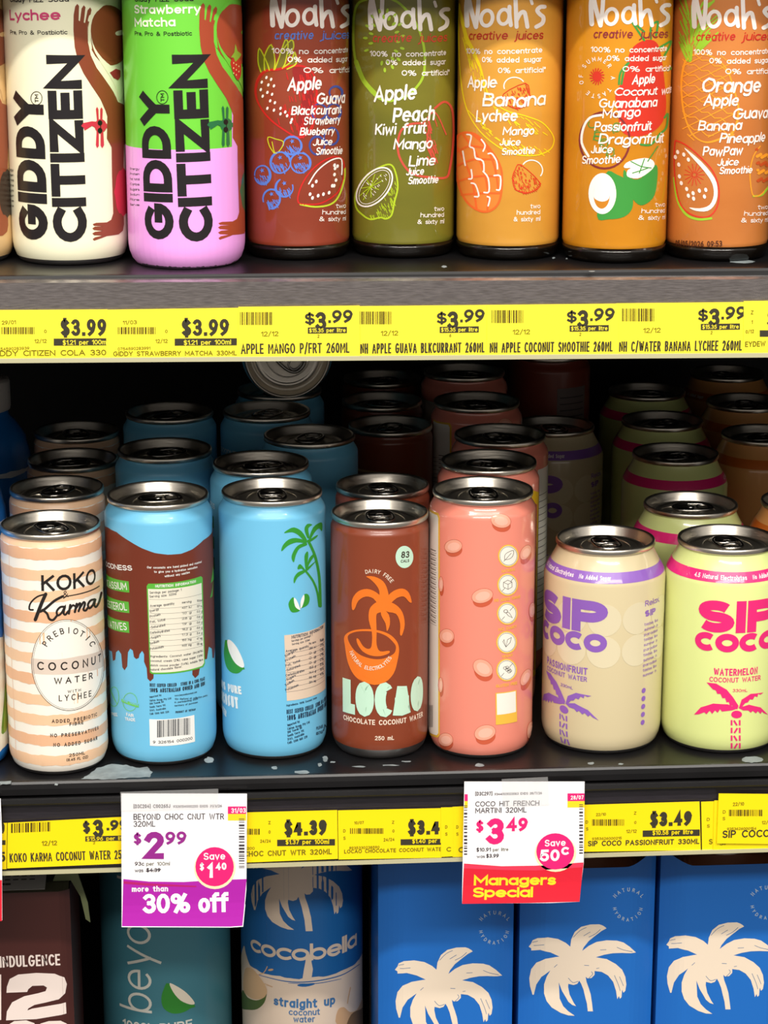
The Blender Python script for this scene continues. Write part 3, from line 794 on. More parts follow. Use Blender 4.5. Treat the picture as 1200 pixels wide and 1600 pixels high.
# ================================================================== worn paint on the shelf deck
def wear(name, pts, label, m, th=.12):
    D = Deck(0, 0, 0); uv = [D.uv(*p) for p in pts]
    cx = sum(p[0] for p in uv) / len(uv); cy = sum(p[1] for p in uv) / len(uv)
    r = random.Random(len(pts)); q = []
    for i, (x, y) in enumerate(uv):
        x2, y2 = uv[(i + 1) % len(uv)]
        for k in range(4):
            t = k / 4; q.append((x + (x2 - x) * t - cx + r.uniform(-.5, .5), y + (y2 - y) * t - cy + r.uniform(-1, 1)))
    return q, cx, cy
STEEL = mat('bare grey steel', (150, 160, 162), .5, noise=.35, nscale=120)
def patches(name, polys, z, parent_label):
    """bare steel where the enamel has come off, each patch its own part of the shelf"""
    D = Deck(0, 0, z); par = next(s_ for s_ in SC.objects if s_.get('label') == parent_label)
    for pts in polys:
        r = random.Random(len(pts) + int(pts[0][0]))
        uv = [D.uv(*p) for p in pts]; q = []
        for i, (x, y) in enumerate(uv):
            x2, y2 = uv[(i + 1) % len(uv)]; l = math.hypot(x2 - x, y2 - y); n = max(1, int(l / 1.5))
            for k in range(n):
                t = k / n; q.append((x + (x2 - x) * t + r.uniform(-.35, .35), y + (y2 - y) * t + r.uniform(-.6, .6)))
        V = [(x * MM, y * MM, .09 * MM) for x, y in q]; Fc = []
        for t in tessellate_polygon([[Vector((x, y, 0)) for x, y in q]]):
            ar = sum(q[t[i - 1]][0] * q[t[i]][1] - q[t[i]][0] * q[t[i - 1]][1] for i in range(3))
            Fc.append(list(t) if ar > 0 else list(reversed(t)))
        o = link(name, V, Fc, None, [STEEL], par, smooth=False)
        o.location = Vector((0, 0, z)) * MM - par.location
def z3(sc, ox, oy, pts): return [(ox + x / sc, oy + y / sc) for x, y in pts]
def blob(cx, cy, rx, ry, n=7): return [(cx + rx * math.cos(2 * PI * i / n), cy + ry * math.sin(2 * PI * i / n)) for i in range(n)]
patches('peeled_paint_patch', [z3(3, 0, 1180, [(380, 112), (420, 88), (450, 62), (520, 42), (590, 46), (640, 60), (690, 56), (715, 80), (700, 103), (600, 108), (500, 114)]),
    blob(327, 1188, 8, 5), z3(3, 0, 1180, [(0, 122), (50, 122), (50, 134), (0, 140)]), blob(429, 1200, 5, 3), blob(472, 1207, 12, 3), blob(750, 1196, 8, 3), blob(923, 1193, 5, 2),
    blob(970, 1194, 5, 2), blob(1176, 1187, 17, 5, 11), blob(508, 1186, 4, 5), blob(500, 1195, 4, 3), blob(520, 1191, 5, 1.5), blob(560, 1198, 12, 1.2), blob(610, 1196, 14, 1.2), blob(635, 1190, 8, 1.2), blob(88, 1226, 3, 1.5)],
    0, 'black shelf with peeling paint holding the short cans, dark price rail')
patches('peeled_paint_patch', [blob(694, 417, 4, 2), blob(865, 403, 2.5, 1.5), blob(1160, 409, 20, 2.5, 9), blob(925, 424, 5, 1), blob(885, 404, 2, 1.2)], 278.1, 'black shelf holding the tall cans and glass juice bottles, grey price rail')

# ================================================================== cans on the middle shelf
PEACH = mat('can warm white', (246, 240, 228), .32, coat=.3)
def art_koko(P):
    K = ink(35, 30, 28, .4); W = ink(248, 242, 230, .34); pe = ink(240, 198, 160, .34); pd = ink(232, 182, 144, .34)
    for i in range(11):
        v = 127 - i * 11.4
        P.band(pe if i % 3 else pd, v - 6.2, v - .2, 1, .22, 90)
    P.band(pe, 127.2, 131, 1, 0)
    P.z(3.4286, 0, 780)
    P.stroke(pd, [(55, 225), (60, 800), (95, 1400)], 1.5, 1, 0)
    P.text(K, 'KOKO', 222, 491, 512, 449, 84, .145)
    P.stroke(K, [(340, 530), (352, 520), (530, 465)], 6, 3, 0)
    P.text(K, '&', 338, 528, 366, 524, 36, .1)
    for s_, w_ in (([(245, 508), (222, 560), (190, 645)], 15), ([(245, 508), (200, 522), (165, 555), (158, 588), (178, 592)], 7), ([(335, 520), (290, 545), (240, 588), (215, 602)], 11),
                   ([(228, 592), (252, 612), (264, 640), (285, 646), (306, 622)], 10), ([(342, 575), (322, 578), (304, 600), (310, 622), (330, 608), (348, 574), (340, 608), (350, 618), (366, 598)], 9),
                   ([(376, 566), (368, 612)], 10), ([(370, 595), (388, 568), (400, 572)], 8), ([(410, 560), (400, 604)], 10), ([(404, 588), (424, 558), (430, 566), (420, 600)], 9),
                   ([(426, 584), (446, 552), (454, 560), (446, 590), (458, 596), (470, 580)], 9), ([(505, 536), (484, 542), (470, 565), (478, 584), (496, 566), (510, 532), (504, 566), (514, 576), (530, 548), (542, 500)], 9)):
        P.stroke(K, s_, w_ * 1.25, 3, 4)
    P.ell(W, 363, 888, 190, 243, 2, -4, 44)
    P.ring(K, 363, 888, 192, 244, 2.2, 3, -4, n=60); P.ring(K, 363, 888, 184, 236, 1.4, 3, -4, n=60)
    P.shape(ink(222, 205, 190, .34), [(165, 850), (300, 858), (420, 840), (552, 800), (552, 895), (420, 930), (300, 940), (170, 932)], 3)
    P.arc(K, 'PREBIOTIC', 368, 868, 135, 150, -62, 62, 33, .14, 4)
    P.text(K, 'COCONUT', 200, 912, 540, 868, 44, .14, 4, sp=.5); P.text(K, 'WATER', 290, 990, 495, 960, 34, .14, 4, sp=.5)
    P.text(K, 'WITH', 362, 1038, 432, 1028, 15, .14, 4, sp=.5); P.text(K, 'LYCHEE', 315, 1082, 488, 1055, 32, .12, 4, sp=.4)
    P.text(K, 'ADDED PREBIOTIC', 278, 1198, 518, 1160, 19, .16, sp=.3); P.text(K, 'FIBRE', 372, 1214, 446, 1203, 18, .16, sp=.3)
    P.text(K, 'NO PRESERVATIVES', 270, 1274, 526, 1232, 19, .16, sp=.3); P.text(K, 'NO ADDED SUGAR', 286, 1325, 520, 1287, 19, .16, sp=.3)
    P.text(K, '250ML', 370, 1380, 454, 1366, 17, .16, sp=.2); P.text(K, '(8.45 FL OZ)', 356, 1404, 470, 1386, 15, .16)
KO = 'peach and white striped coconut water cans in a column'
koko = make_can('drink_can', 'slim', -93.9, 1181.0, 0, PEACH, 'slim can with peach and white stripes, frontmost of its column at the far left', 'drink can', KO, art_koko, .5)
dup(koko, -95.6, 1256.5, 2.2, 'striped peach and white can directly behind the frontmost striped one')
dup(koko, -90.8, 1322, -1.9, 'striped peach and white can, third from the front of its column')
dup(koko, -92.5, 1394.5, 2.9, 'striped peach and white can deepest in the shade of its column')

SKY = mat('can sky blue', (112, 192, 230), .38, coat=.15)
def nutrition(P, x0, y0, x1, y1, sk, hl, K, rows, two=True):
    n = len(rows); h = (y1 - y0) / (n + .5)
    for i, (a_, b_, c_) in enumerate(rows):
        y = y0 + h * (i + 1)
        P.text(K, a_, x0, y, x0 + min(len(a_) * hl * .62, (x1 - x0) * .62), y + sk * .45, hl, .13, 4, seg=8)
        if b_: P.text(K, b_, x1 - (x1 - x0) * .4, y + sk * .62, x1 - (x1 - x0) * .22, y + sk * .8, hl * .9, .13, 4, seg=8)
        if c_: P.text(K, c_, x1 - (x1 - x0) * .12, y + sk * .88, x1 - 4, y + sk * .98, hl * .9, .13, 4, seg=8)
        P.stroke(K, [(x0, y + 5), (x1, y + 5 + sk)], 1, 4, 0)
def art_choc(P):
    BR = ink(112, 48, 30, .4); GR = ink(90, 178, 60, .4); W = ink(240, 240, 235, .4); K = ink(40, 45, 55, .4); CR = ink(232, 226, 208, .4)
    P.z(3.4286, 0, 780)
    top = [(545, 140), (580, 152), (625, 176), (690, 222), (760, 262), (830, 288), (900, 297), (970, 292), (1030, 268), (1090, 218), (1135, 176), (1155, 150)]
    bot = [(1170, 800), (1150, 795), (1146, 850), (1138, 850), (1134, 800), (1118, 790), (1108, 855), (1098, 858), (1090, 810), (1070, 905), (1064, 940), (1045, 958), (1030, 940), (1030, 905), (824, 930), (822, 960), (805, 976), (790, 960), (786, 905), (772, 870), (772, 830), (762, 812), (748, 830), (744, 850), (730, 856), (718, 845), (712, 810), (698, 800), (686, 820), (682, 895), (668, 916), (656, 900), (650, 830), (636, 808), (622, 820), (618, 860), (606, 866), (600, 815), (570, 800)]
    P.shape(BR, top + bot, 1)
    R = P.S.R; vt, vb = P.uv((900, 200))[1], P.uv((900, 800))[1]
    P.band(BR, vb - 4, vt, 1, 0, 30, R * 1.45, 2 * PI * R - R * 1.45)
    P.text(W, 'GOODNESS', 560, 352, 710, 382, 25, .16)
    for y, t in ((440, 'POTASSIUM'), (550, 'CHOLESTEROL'), (656, 'PRESERVATIVES')):
        P.shape(GR, [(500, y - 45), (690, y), (694, y + 60), (500, y + 20)], 2); P.text(W, t[-9:], 540, y + 22, 682, y + 46, 34, .12, 3)
    for i, (t, x0, x1) in enumerate((('Our coconuts are hand picked and roasted', 788, 1078), ('to give you a hydration sensation', 826, 1056), ('without any nasties', 882, 1016))):
        P.text(W, t, x0, 370 + i * 24, x1, 340 + i * 28, 12, .14, seg=8)
    P.shape(GR, [(786, 465), (795, 452), (1075, 412), (1084, 420), (1097, 880), (1088, 898), (815, 936), (803, 928)], 2)
    P.shape(CR, [(793, 480), (1078, 448), (1092, 876), (1082, 892), (818, 928), (808, 920)], 3)
    P.text(W, 'NUTRITION INFORMATION', 832, 473, 1048, 446, 15, .17, 4)
    P.text(K, 'Servings per package: 1', 802, 506, 972, 490, 13, .12, 4, seg=8); P.text(K, 'Serving size: 320ml', 802, 527, 944, 512, 13, .12, 4, seg=8)
    P.stroke(K, [(800, 536), (1080, 505)], 1, 4, 0)
    nutrition(P, 805, 548, 1086, 822, -30, 13, K, [('Average quantity', 'serving', '100ml'), ('Energy', '437 kJ', '137 kJ'), ('Protein', '1.0 g', '0.3 g'), ('Fat, total', '2.6 g', '0.8 g'), ('-Saturated', '1.9 g', '0.6 g'), ('Carbohydrates', '18.2 g', '6.6 g'), ('-Sugars', '17.3 g', '5.4 g'), ('Sodium', '150 mg', '47 mg'), ('Potassium', '400 mg', '125 mg')])
    for i, t in enumerate(('Ingredients: Coconut water (94.86%),', 'coconut cream (2%), cane sugar (1.8%),', 'dutch cocoa powder (1.4%), soluble fibre', 'natural chocolate flavor.')):
        P.text(K, t, 807, 846 + i * 24, 1086 if i < 3 else 975, 815 + i * 24 + (0 if i < 3 else 14), 12, .13, 4, seg=8)
    P.text(K, 'BEST SERVED CHILLED   STORE IN A COOL PLACE', 803, 1003, 1096, 968, 18, .15, 3); P.text(K, '100% AUSTRALIAN OWNED AND RUN', 803, 1032, 1096, 996, 22, .15, 3)
    for i, t in enumerate(('Imported by', 'Lipton Group Pty Ltd', '206 Toorak Rd', 'South Yarra VIC', '3141, Australia', 'Call: 1300 865 220')): P.text(K, t, 803, 1064 + i * 18, 803 + 108 * len(t) / 19, 1052 + i * 18, 10, .14, seg=8)
    for i, t in enumerate(('www.beyondcoconut.com', '10c Refund at collection points', 'in participating state', 'territory of purchase.')): P.text(K, t, 935, 1056 + i * 18, 935 + 175 * len(t) / 31, 1036 + i * 18, 9, .14, seg=8)
    P.text(K, 'PRODUCT OF VIETNAM', 940, 1146, 1046, 1130, 11, .16)
    P.shape(W, [(800, 1178), (1040, 1155), (1044, 1298), (804, 1320)], 2); P.bars(K, 842, 1186, 1018, 1276, 3, 34, sk=-16, seed=12)
    P.text(K, '9 326154 000200', 820, 1308, 1030, 1286, 15, .14)
    LG_ = ink(110, 200, 90, .4)
    P.ring(LG_, 612, 1058, 26, 52, 3); P.stroke(LG_, [(595, 1020), (628, 1095)], 3, 3, 0); P.ring(LG_, 698, 1086, 38, 48, 3); P.shape(LG_, [(652, 1068), (744, 1098), (744, 1116), (652, 1084)], 3)
    P.text(SKYI, 'FAIR TRADE', 660, 1082, 742, 1106, 12, .17, 4); P.text(W, 'FAIR', 678, 1160, 718, 1168, 16, .18); P.text(W, 'TRADE', 672, 1184, 726, 1190, 16, .18); P.text(W, 'FREE', 600, 1158, 632, 1162, 14, .18)
    P.shape(GR, [(1140, 360), (1146, 420), (1128, 450)], 2); P.shape(GR, [(1142, 430), (1136, 520), (1124, 530)], 2)
SKYI = ink(120, 196, 232, .4)
BE = 'sky blue slim cans, second column from the left'
choc = make_can('drink_can', 'sleek', -37.4, 1193.4, 0, SKY, 'sky blue can with dripping brown chocolate print and nutrition table', 'drink can', None, art_choc, 1.75)
def art_blue(P):
    GR = ink(52, 150, 50, .4); W = ink(240, 242, 240, .4); K = ink(30, 50, 75, .4); CR = ink(222, 200, 178, .4)
    P.z(3.334, 330, 740)
    for s_ in ([(498, 345), (470, 300), (430, 280), (395, 295), (380, 310), (420, 305), (450, 318), (485, 350)], [(495, 350), (440, 335), (400, 345), (372, 375), (366, 405), (400, 375), (445, 358), (492, 362)],
               [(490, 360), (450, 375), (425, 410), (418, 440), (430, 462), (440, 425), (460, 390), (498, 372)], [(500, 335), (485, 290), (500, 262), (526, 266), (505, 285), (510, 330)],
               [(508, 338), (530, 280), (565, 255), (578, 262), (575, 300), (560, 285), (535, 310), (515, 345)], [(505, 350), (540, 325), (555, 320), (545, 335), (510, 358)],
               [(490, 495), (485, 430), (500, 405), (505, 425), (497, 490)], [(495, 492), (510, 440), (538, 415), (535, 430), (510, 470), (502, 495)], [(488, 500), (465, 472), (452, 480), (450, 498), (470, 495), (484, 508)],
               [(486, 502), (450, 515), (430, 545), (432, 572), (450, 540), (490, 512)], [(496, 495), (530, 465), (545, 455), (520, 485), (500, 505)]):
        P.shape(GR, s_, 2, 3)
    P.stroke(GR, [(505, 350), (540, 430), (562, 540), (568, 690)], 14, 2, 4); P.stroke(GR, [(490, 505), (530, 560), (552, 620), (562, 690)], 11, 2, 4)
    P.shape(GR, [(402, 680), (415, 652), (430, 645), (440, 680), (462, 710), (440, 722), (415, 718)], 2, 3); P.shape(W, [(430, 648), (445, 660), (463, 705), (455, 708), (436, 690)], 3, 3)
    P.shape(GR, [(462, 700), (468, 660), (485, 628), (505, 630), (512, 655), (500, 685)], 2, 3); P.shape(W, [(464, 700), (466, 660), (482, 630), (484, 655), (474, 690)], 3, 3)
    P.shape(GR, [(85, 868), (70, 900), (68, 950), (80, 1005), (105, 1035), (140, 1040), (165, 1020), (170, 1005)], 2, 3); P.shape(W, [(86, 867), (105, 870), (135, 905), (162, 960), (173, 1000), (160, 1010), (125, 985), (100, 940), (88, 900)], 3, 3)
    P.text(W, '100% PURE', -70, 1110, 160, 1150, 42, .24); P.text(W, 'COCONUT', -50, 1180, 144, 1225, 46, .24); P.text(W, 'WATER', -40, 1222, 80, 1268, 38, .24)
    P.shape(CR, [(380, 842), (592, 772), (594, 1118), (394, 1184)], 2)
    P.text(K, 'NUTRITION INFORMATION', 418, 860, 582, 803, 15, .18, 3, seg=8); P.text(K, 'Servings per package: 1', 418, 877, 526, 845, 10, .13, 3, seg=8); P.text(K, 'Serving size: 320ml', 420, 894, 512, 870, 10, .13, 3, seg=8)
    nutrition(P, 388, 905, 588, 1145, -62, 12, K, [('Average quantity', 'Per serve', '%daily'), ('Energy', '280 kJ', '3%'), ('Protein', '0 g', '0%'), ('Fat, total', '0 g', '0%'), ('-Saturated', '0 g', '0%'), ('Carbohydrates', '15.5 g', '5%'), ('-Sugars', '14.4 g', '16%'), ('Sodium', '96 mg', '4%'), ('Potassium', '204 mg', '')])
    P.text(K, 'Ingredients: 100% Coconut Water', 392, 1212, 550, 1170, 10, .14, seg=8)
    P.text(K, 'BEST SERVED CHILLED  STORE IN A COOL PLACE', 393, 1252, 640, 1160, 20, .15); P.text(K, '100% AUSTRALIAN OWNED AND RUN', 395, 1286, 640, 1190, 24, .15)
    for i, t in enumerate(('Imported by', 'Lipton Group Pty Ltd', '206 Toorak Rd', 'South Yarra VIC', '3141, Australia', 'Call: 1300 865 220')): P.text(K, t, 398, 1316 + i * 18.5, 398 + 108 * len(t) / 19, 1312 + i * 18 - 30 * len(t) / 19, 12, .15, seg=8)
    P.text(K, 'PLEASE', 546, 1335, 580, 1322, 12, .16); P.text(K, 'RECYCLE', 545, 1362, 580, 1350, 12, .16); P.stroke(K, [(584, 1338), (590, 1308), (598, 1320)], 4, 3, 0)
    # far side of the print, seen on the cans standing turned round
    R = P.S.R; u = PI * R * .92
    P.text_uv(W, 'GOODNESS', (u - 14, 121), (u + 10, 121), 3.3, .14)
    G2 = ink(40, 130, 45, .4)
    for v, t in ((111, 'FATFREE'), (99, 'POTASSIUM'), (87, 'CHOLESTEROL')):
        P.shape(G2, [(u - 14, v - 1.5), (u + 8, v - 1.5), (u + 8, v + 5.5), (u - 14, v + 5.5)], 2, uvspace=True); P.text_uv(ink(150, 190, 80, .4), t, (u - 12, v), (u + 6, v), 4, .12)
    for r in range(3):
        pass
BL = 'plain sky blue slim cans'
blue = make_can('drink_can', 'sleek', 23.3, 1197.4, 0, SKY, 'sky blue slim can with green palm trees and cream nutrition table', 'drink can', BL, art_blue, .06)
dup(blue, 18.6, 1259.6, 1.9, 'sky blue can directly behind the can with the palm trees')
dup(blue, 48.3, 1324.5, PI - .45, 'sky blue can showing GOODNESS, between the palm tree can and the dark brown can')
dup(blue, 24.5, 1391.5, 2.5, 'sky blue can in the dark under the tipped-over can')
dup(blue, 34.0, 1452, 2.2, 'sky blue can holding up the tipped-over can, hidden in the dark')
dup(blue, -35.9, 1294.8, 2.0, 'sky blue can directly behind the can with the chocolate drip print')
dup(blue, -35.2, 1392.5, 2.3, 'sky blue can third in the column behind the chocolate drip can')
# one can lies on its side on top of the others, lid to the front
tip = dup(blue, 0, 0, 0, 'sky blue can lying on top of the others with its lid facing out')
d_ = ray(449, 553); t_ = 1412 / d_.y
tip.location = (d_.x * t_ * MM, (1412 + 145.7) * MM, (145.9 + 28.8) * MM)
tip.rotation_euler = (PI / 2, 0, 0.02)
tip.rotation_mode = 'XYZ'; tip['category'] = 'drink can'
tip.rotation_euler = (math.radians(90), math.radians(-42), 0)

def art_locao(P):
    OR = ink(238, 120, 35, .36, .2); MI = ink(196, 232, 208, .36); CRM = ink(240, 220, 200, .36); BR = ink(134, 62, 37, .3, .35); DK = ink(60, 50, 40, .36)
    P.z(3.334, 330, 740)
    P.shape(OR, [(695, 848), (698, 900), (712, 980), (742, 1045), (788, 1083), (850, 1100), (905, 1088), (950, 1040), (970, 975), (978, 915), (965, 872), (925, 835), (860, 814), (790, 810), (730, 820)], 2, 4)
    P.shape(BR, [(712, 850), (745, 826), (800, 820), (858, 825), (912, 845), (950, 880), (962, 905), (950, 938), (900, 962), (845, 965), (780, 945), (735, 905)], 3, 4)
    P.shape(OR, [(700, 850), (720, 905), (770, 955), (840, 980), (910, 975), (955, 945), (972, 915), (968, 975), (850, 1010), (720, 960)], 4)
    for s_ in ([(808, 535), (850, 536), (895, 560), (918, 605), (922, 660), (880, 670), (876, 612), (858, 578), (830, 550)], [(735, 705), (736, 655), (765, 614), (812, 600), (860, 618), (900, 660), (880, 690), (845, 650), (805, 640), (768, 662), (748, 706)],
               [(915, 645), (950, 610), (995, 598), (1028, 620), (1043, 668), (1030, 668), (1002, 640), (965, 648), (925, 680)], [(915, 668), (960, 682), (995, 722), (1007, 785), (993, 840), (982, 835), (983, 780), (962, 730), (910, 715)],
               [(890, 700), (925, 735), (930, 785), (915, 820), (908, 780), (885, 735)], [(822, 720), (835, 690), (870, 665), (920, 660), (915, 710), (870, 725), (860, 745), (862, 820), (862, 890), (880, 925), (925, 922), (925, 935), (880, 950), (830, 946), (790, 925), (765, 890), (758, 860), (770, 862), (790, 895), (815, 912), (835, 900), (838, 830), (822, 765)]):
        P.shape(OR, s_, 5, 3)
    P.text(MI, 'LOCAO', 688, 1238, 1100, 1220, 178, .3, 6, sp=.02, seg=20)
    P.shape(OR, [(775, 1070), (850, 1100), (915, 1078), (900, 1060), (850, 1075), (790, 1055)], 7, 3)
    P.text(CRM, 'CHOCOLATE COCONUT WATER', 690, 1280, 1100, 1264, 27, .16); P.text(CRM, '250 mL', 853, 1388, 952, 1386, 22, .15)
    P.ell(MI, 1006, 434, 46, 58, 2); P.text(DK, '83', 988, 440, 1030, 437, 34, .18); P.text(DK, 'CALS', 986, 464, 1030, 460, 15, .17)
    P.arc(CRM, 'DAIRY FREE', 838, 640, 118, 122, -16, 56, 21, .15, 4)
    P.arc(CRM, 'NATURAL ELECTROLYTES', 838, 882, 122, 142, 252, 122, 20, .15, 6, inside=True)
    # nutrition table round the back
    R = P.S.R; u = PI * R * .93; tan = ink(170, 140, 90, .36)
    for v0, v1 in ((104, 109.5),): P.shape(tan, [(u - 15, v0), (u + 15, v0), (u + 15, v1), (u - 15, v1)], 2, uvspace=True)
    P.text_uv(BR, 'NUTRITION INFORMATION', (u - 13, 105), (u + 13, 105), 3.2, .18, 3)
    for i in range(9): P.shape(tan, [(u - 15, 103 - i * 7), (u + 15, 103 - i * 7), (u + 15, 103.4 - i * 7), (u - 15, 103.4 - i * 7)], 2, uvspace=True)
    for i, t in enumerate(('Servings per pack 1', 'Serving size 250 mL', 'Energy  347 kJ', 'Protein  0.9 g', 'Sugars  12 g')): P.text_uv(tan, t, (u - 13, 98.5 - i * 7), (u + 8, 98.5 - i * 7), 2.8, .13, 3, seg=8)
LO = 'brown chocolate coconut water cans'
BRN = mat('can chocolate brown', (134, 62, 37), .3, coat=.35)
locao = make_can('drink_can', 'slim', 81.0, 1192.6, 0, BRN, 'slim brown can with an orange palm tree growing out of a coconut', 'drink can', LO, art_locao, .05, bare=7)
dup(locao, 86.5, 1250.5, .15, 'brown can directly behind the orange palm tree can, only its lid and rim in view')
dup(locao, 101.5, 1398, PI - .35, 'dark brown can with a tan nutrition table turned to the front, in the shade')
dup(locao, 101.0, 1468, 1.2, 'brown can second from last in its column, almost lost in the dark')
dup(locao, 106.0, 1540, 2.0, 'brown can last in its column, almost lost in the dark')

PNK = mat('can coral pink', (240, 142, 122), .22, coat=.8)
def art_hit(P):
    SH = ink(205, 92, 62, .25, .6); FL = ink(244, 168, 142, .25, .6); OU = ink(196, 100, 76, .25, .6); YE = ink(244, 190, 70, .25, .6); W = ink(244, 240, 228, .25, .6); K = ink(60, 50, 48, .3)
    P.z(3.333, 660, 740)
    for cx, cy, rx, ry, rot in ((408, 245, 52, 32, 10), (162, 378, 46, 30, -10), (312, 636, 56, 32, -15), (128, 845, 38, 32, 8), (315, 1012, 55, 36, 35), (326, 1348, 56, 34, -15), (122, 1385, 38, 30, 5), (536, 410, 25, 36, 30), (570, 710, 16, 34, 5), (536, 1060, 22, 40, 25), (560, 1335, 16, 38, 8), (98, 575, 12, 34, 0), (96, 1100, 12, 34, 0)):
        ry *= 1.15; P.ell(SH, cx + 3, cy + ry * .6, rx * .94, ry * .98, 1, rot); P.ell(FL, cx, cy, rx, ry, 2, rot); P.ring(OU, cx, cy, rx, ry, 2, 3, rot)
        P.ell(ink(250, 186, 164, .25, .6), cx + 2, cy + 2, rx * .68, ry * .62, 3, rot)
    for i, (cx, cy) in enumerate(((447, 428), (443, 578), (441, 728), (438, 878), (438, 1022))):
        P.ell(YE, cx, cy, 54, 59, 3); P.ell(W, cx, cy, 47, 52, 4); P.ring(K, cx, cy, 44, 48, 1.6, 5)
        if i in (1, 2, 4): P.stroke(K, [(cx + 30, cy - 34), (cx + 14, cy - 16)], 2, 5, 0); P.stroke(K, [(cx - 14, cy + 16), (cx - 28, cy + 32)], 2, 5, 0)
        if i == 0: P.stroke(K, [(cx - 20, cy + 20), (cx - 18, cy - 5), (cx, cy - 20), (cx + 26, cy - 28), (cx + 22, cy), (cx + 4, cy + 16), (cx - 20, cy + 20)], 2, 5, 3); P.stroke(K, [(cx - 24, cy + 28), (cx + 14, cy - 14)], 2, 5, 0)
        if i == 1:
            P.stroke(K, [(cx - 22, cy - 12), (cx, cy - 24), (cx + 22, cy - 14), (cx + 22, cy + 12), (cx + 2, cy + 24), (cx - 22, cy + 12), (cx - 22, cy - 12), (cx + 2, cy - 2), (cx + 22, cy - 14)], 2, 5, 0); P.stroke(K, [(cx + 2, cy - 2), (cx + 2, cy + 24)], 2, 5, 0)
        if i == 2: P.ring(K, cx - 8, cy - 12, 10, 8, 2.4, 5); P.stroke(K, [(cx - 6, cy - 2), (cx + 6, cy + 12), (cx + 26, cy + 22), (cx + 10, cy - 4), (cx - 2, cy - 8)], 2.2, 5, 0)
        if i == 3: P.stroke(K, [(cx - 4, cy + 24), (cx - 20, cy - 4), (cx - 14, cy - 14), (cx - 4, cy + 24), (cx + 4, cy - 14), (cx + 24, cy - 26), (cx + 18, cy), (cx - 4, cy + 24)], 2, 5, 0)
        if i == 4:
            for q in range(3): P.ring(K, cx - 8 + q * 10, cy - 10 + q * 9, 9, 7, 2, 5); P.ring(K, cx + 2 + q * 8, cy - 14 + q * 9, 8, 6, 2, 5)
    P.text(YE, 'NATURAL', 412, 516, 482, 504, 15, .18); P.text(YE, 'NO ADDED SUGAR', 374, 668, 508, 646, 15, .18); P.text(YE, 'NO DAIRY', 396, 820, 490, 802, 15, .18); P.text(YE, 'VEGAN', 414, 962, 468, 950, 15, .18); P.text(YE, 'GLUTEN FREE', 382, 1114, 493, 1096, 15, .18)
    P.shape(YE, [(380, 1142), (488, 1126), (492, 1290), (382, 1308)], 3); P.shape(W, [(386, 1146), (484, 1132), (486, 1240), (388, 1256)], 4)
    # side panel
    P.shape(YE, [(10, 170), (40, 185), (84, 205), (92, 225), (92, 1365), (80, 1375), (40, 1360), (30, 1340)], 2); P.shape(W, [(10, 180), (40, 195), (78, 216), (84, 232), (84, 1352), (76, 1362), (40, 1348), (32, 1330)], 3)
    for i in range(16): P.stroke(K, [(30, 398 + i * 24), (74, 416 + i * 25)], 1.6, 4, 0); P.stroke(K, [(46, 392 + i * 24.5), (70, 402 + i * 25)], 3.5, 4, 0)
    P.bars(K, 36, 1205, 56, 1320, 4, 8)
    # back: yellow panel and striped table, seen on the cans behind
    R = P.S.R; Y2 = ink(240, 190, 30, .25, .6)
    a0 = PI * .55 * R; a1 = PI * 1.05 * R
    P.shape(Y2, [(a0, 20), (a1, 20), (a1, 128), ((a0 + a1) / 2, 136), (a0, 128)], 1, uvspace=True)
    P.shape(SH, [(a0 + 4, 24), (a1 - 4, 24), (a1 - 4, 122), ((a0 + a1) / 2, 130), (a0 + 4, 122)], 2, uvspace=True)
    b0 = PI * 1.12 * R; b1 = PI * 1.38 * R
    P.shape(W, [(b0, 16), (b1, 16), (b1, 128), (b0, 128)], 2, uvspace=True)
    for i in range(20): P.shape(K, [(b0 + 1, 112 - i * 4), (b1 - 1, 112 - i * 4), (b1 - 1, 112.4 - i * 4), (b0 + 1, 112.4 - i * 4)], 3, uvspace=True)
HI = 'coral pink coconut cans in a column'
hit = make_can('drink_can', 'sleek', 136.5, 1191.5, 0, PNK, 'tall coral pink can with coconut halves and a row of round icons', 'drink can', HI, art_hit, .02)
dup(hit, 146.8, 1254.5, -2.0, 'coral can directly behind the pink can with round icons')
dup(hit, 160.8, 1318.6, -2.75, 'coral can third in its column with a yellow edged panel showing')
dup(hit, 156.8, 1410, .35, 'coral can fourth in its column with a pale table on its left side, shaded')
dup(hit, 158.5, 1502, 1.2, 'coral can furthest back in its column, lid just under the upper rail')

def art_red(P):
    R = P.S.R; g = ink(120, 105, 100, .45)
    P.shape(g, [(2, 80), (26, 80), (26, 125), (2, 125)], 1, uvspace=True)
    for i in range(8): P.shape(ink(60, 50, 48, .5), [(4, 118 - i * 4.5), (24, 118 - i * 4.5), (24, 118.7 - i * 4.5), (4, 118.7 - i * 4.5)], 2, uvspace=True)
make_can('drink_can', 'sleek', 224, 1562, 0, mat('can rust red', (140, 62, 44), .35, coat=.3), 'rust red can with grey text panel, deep in the dark behind the pink cans', 'drink can', None, art_red, .4)

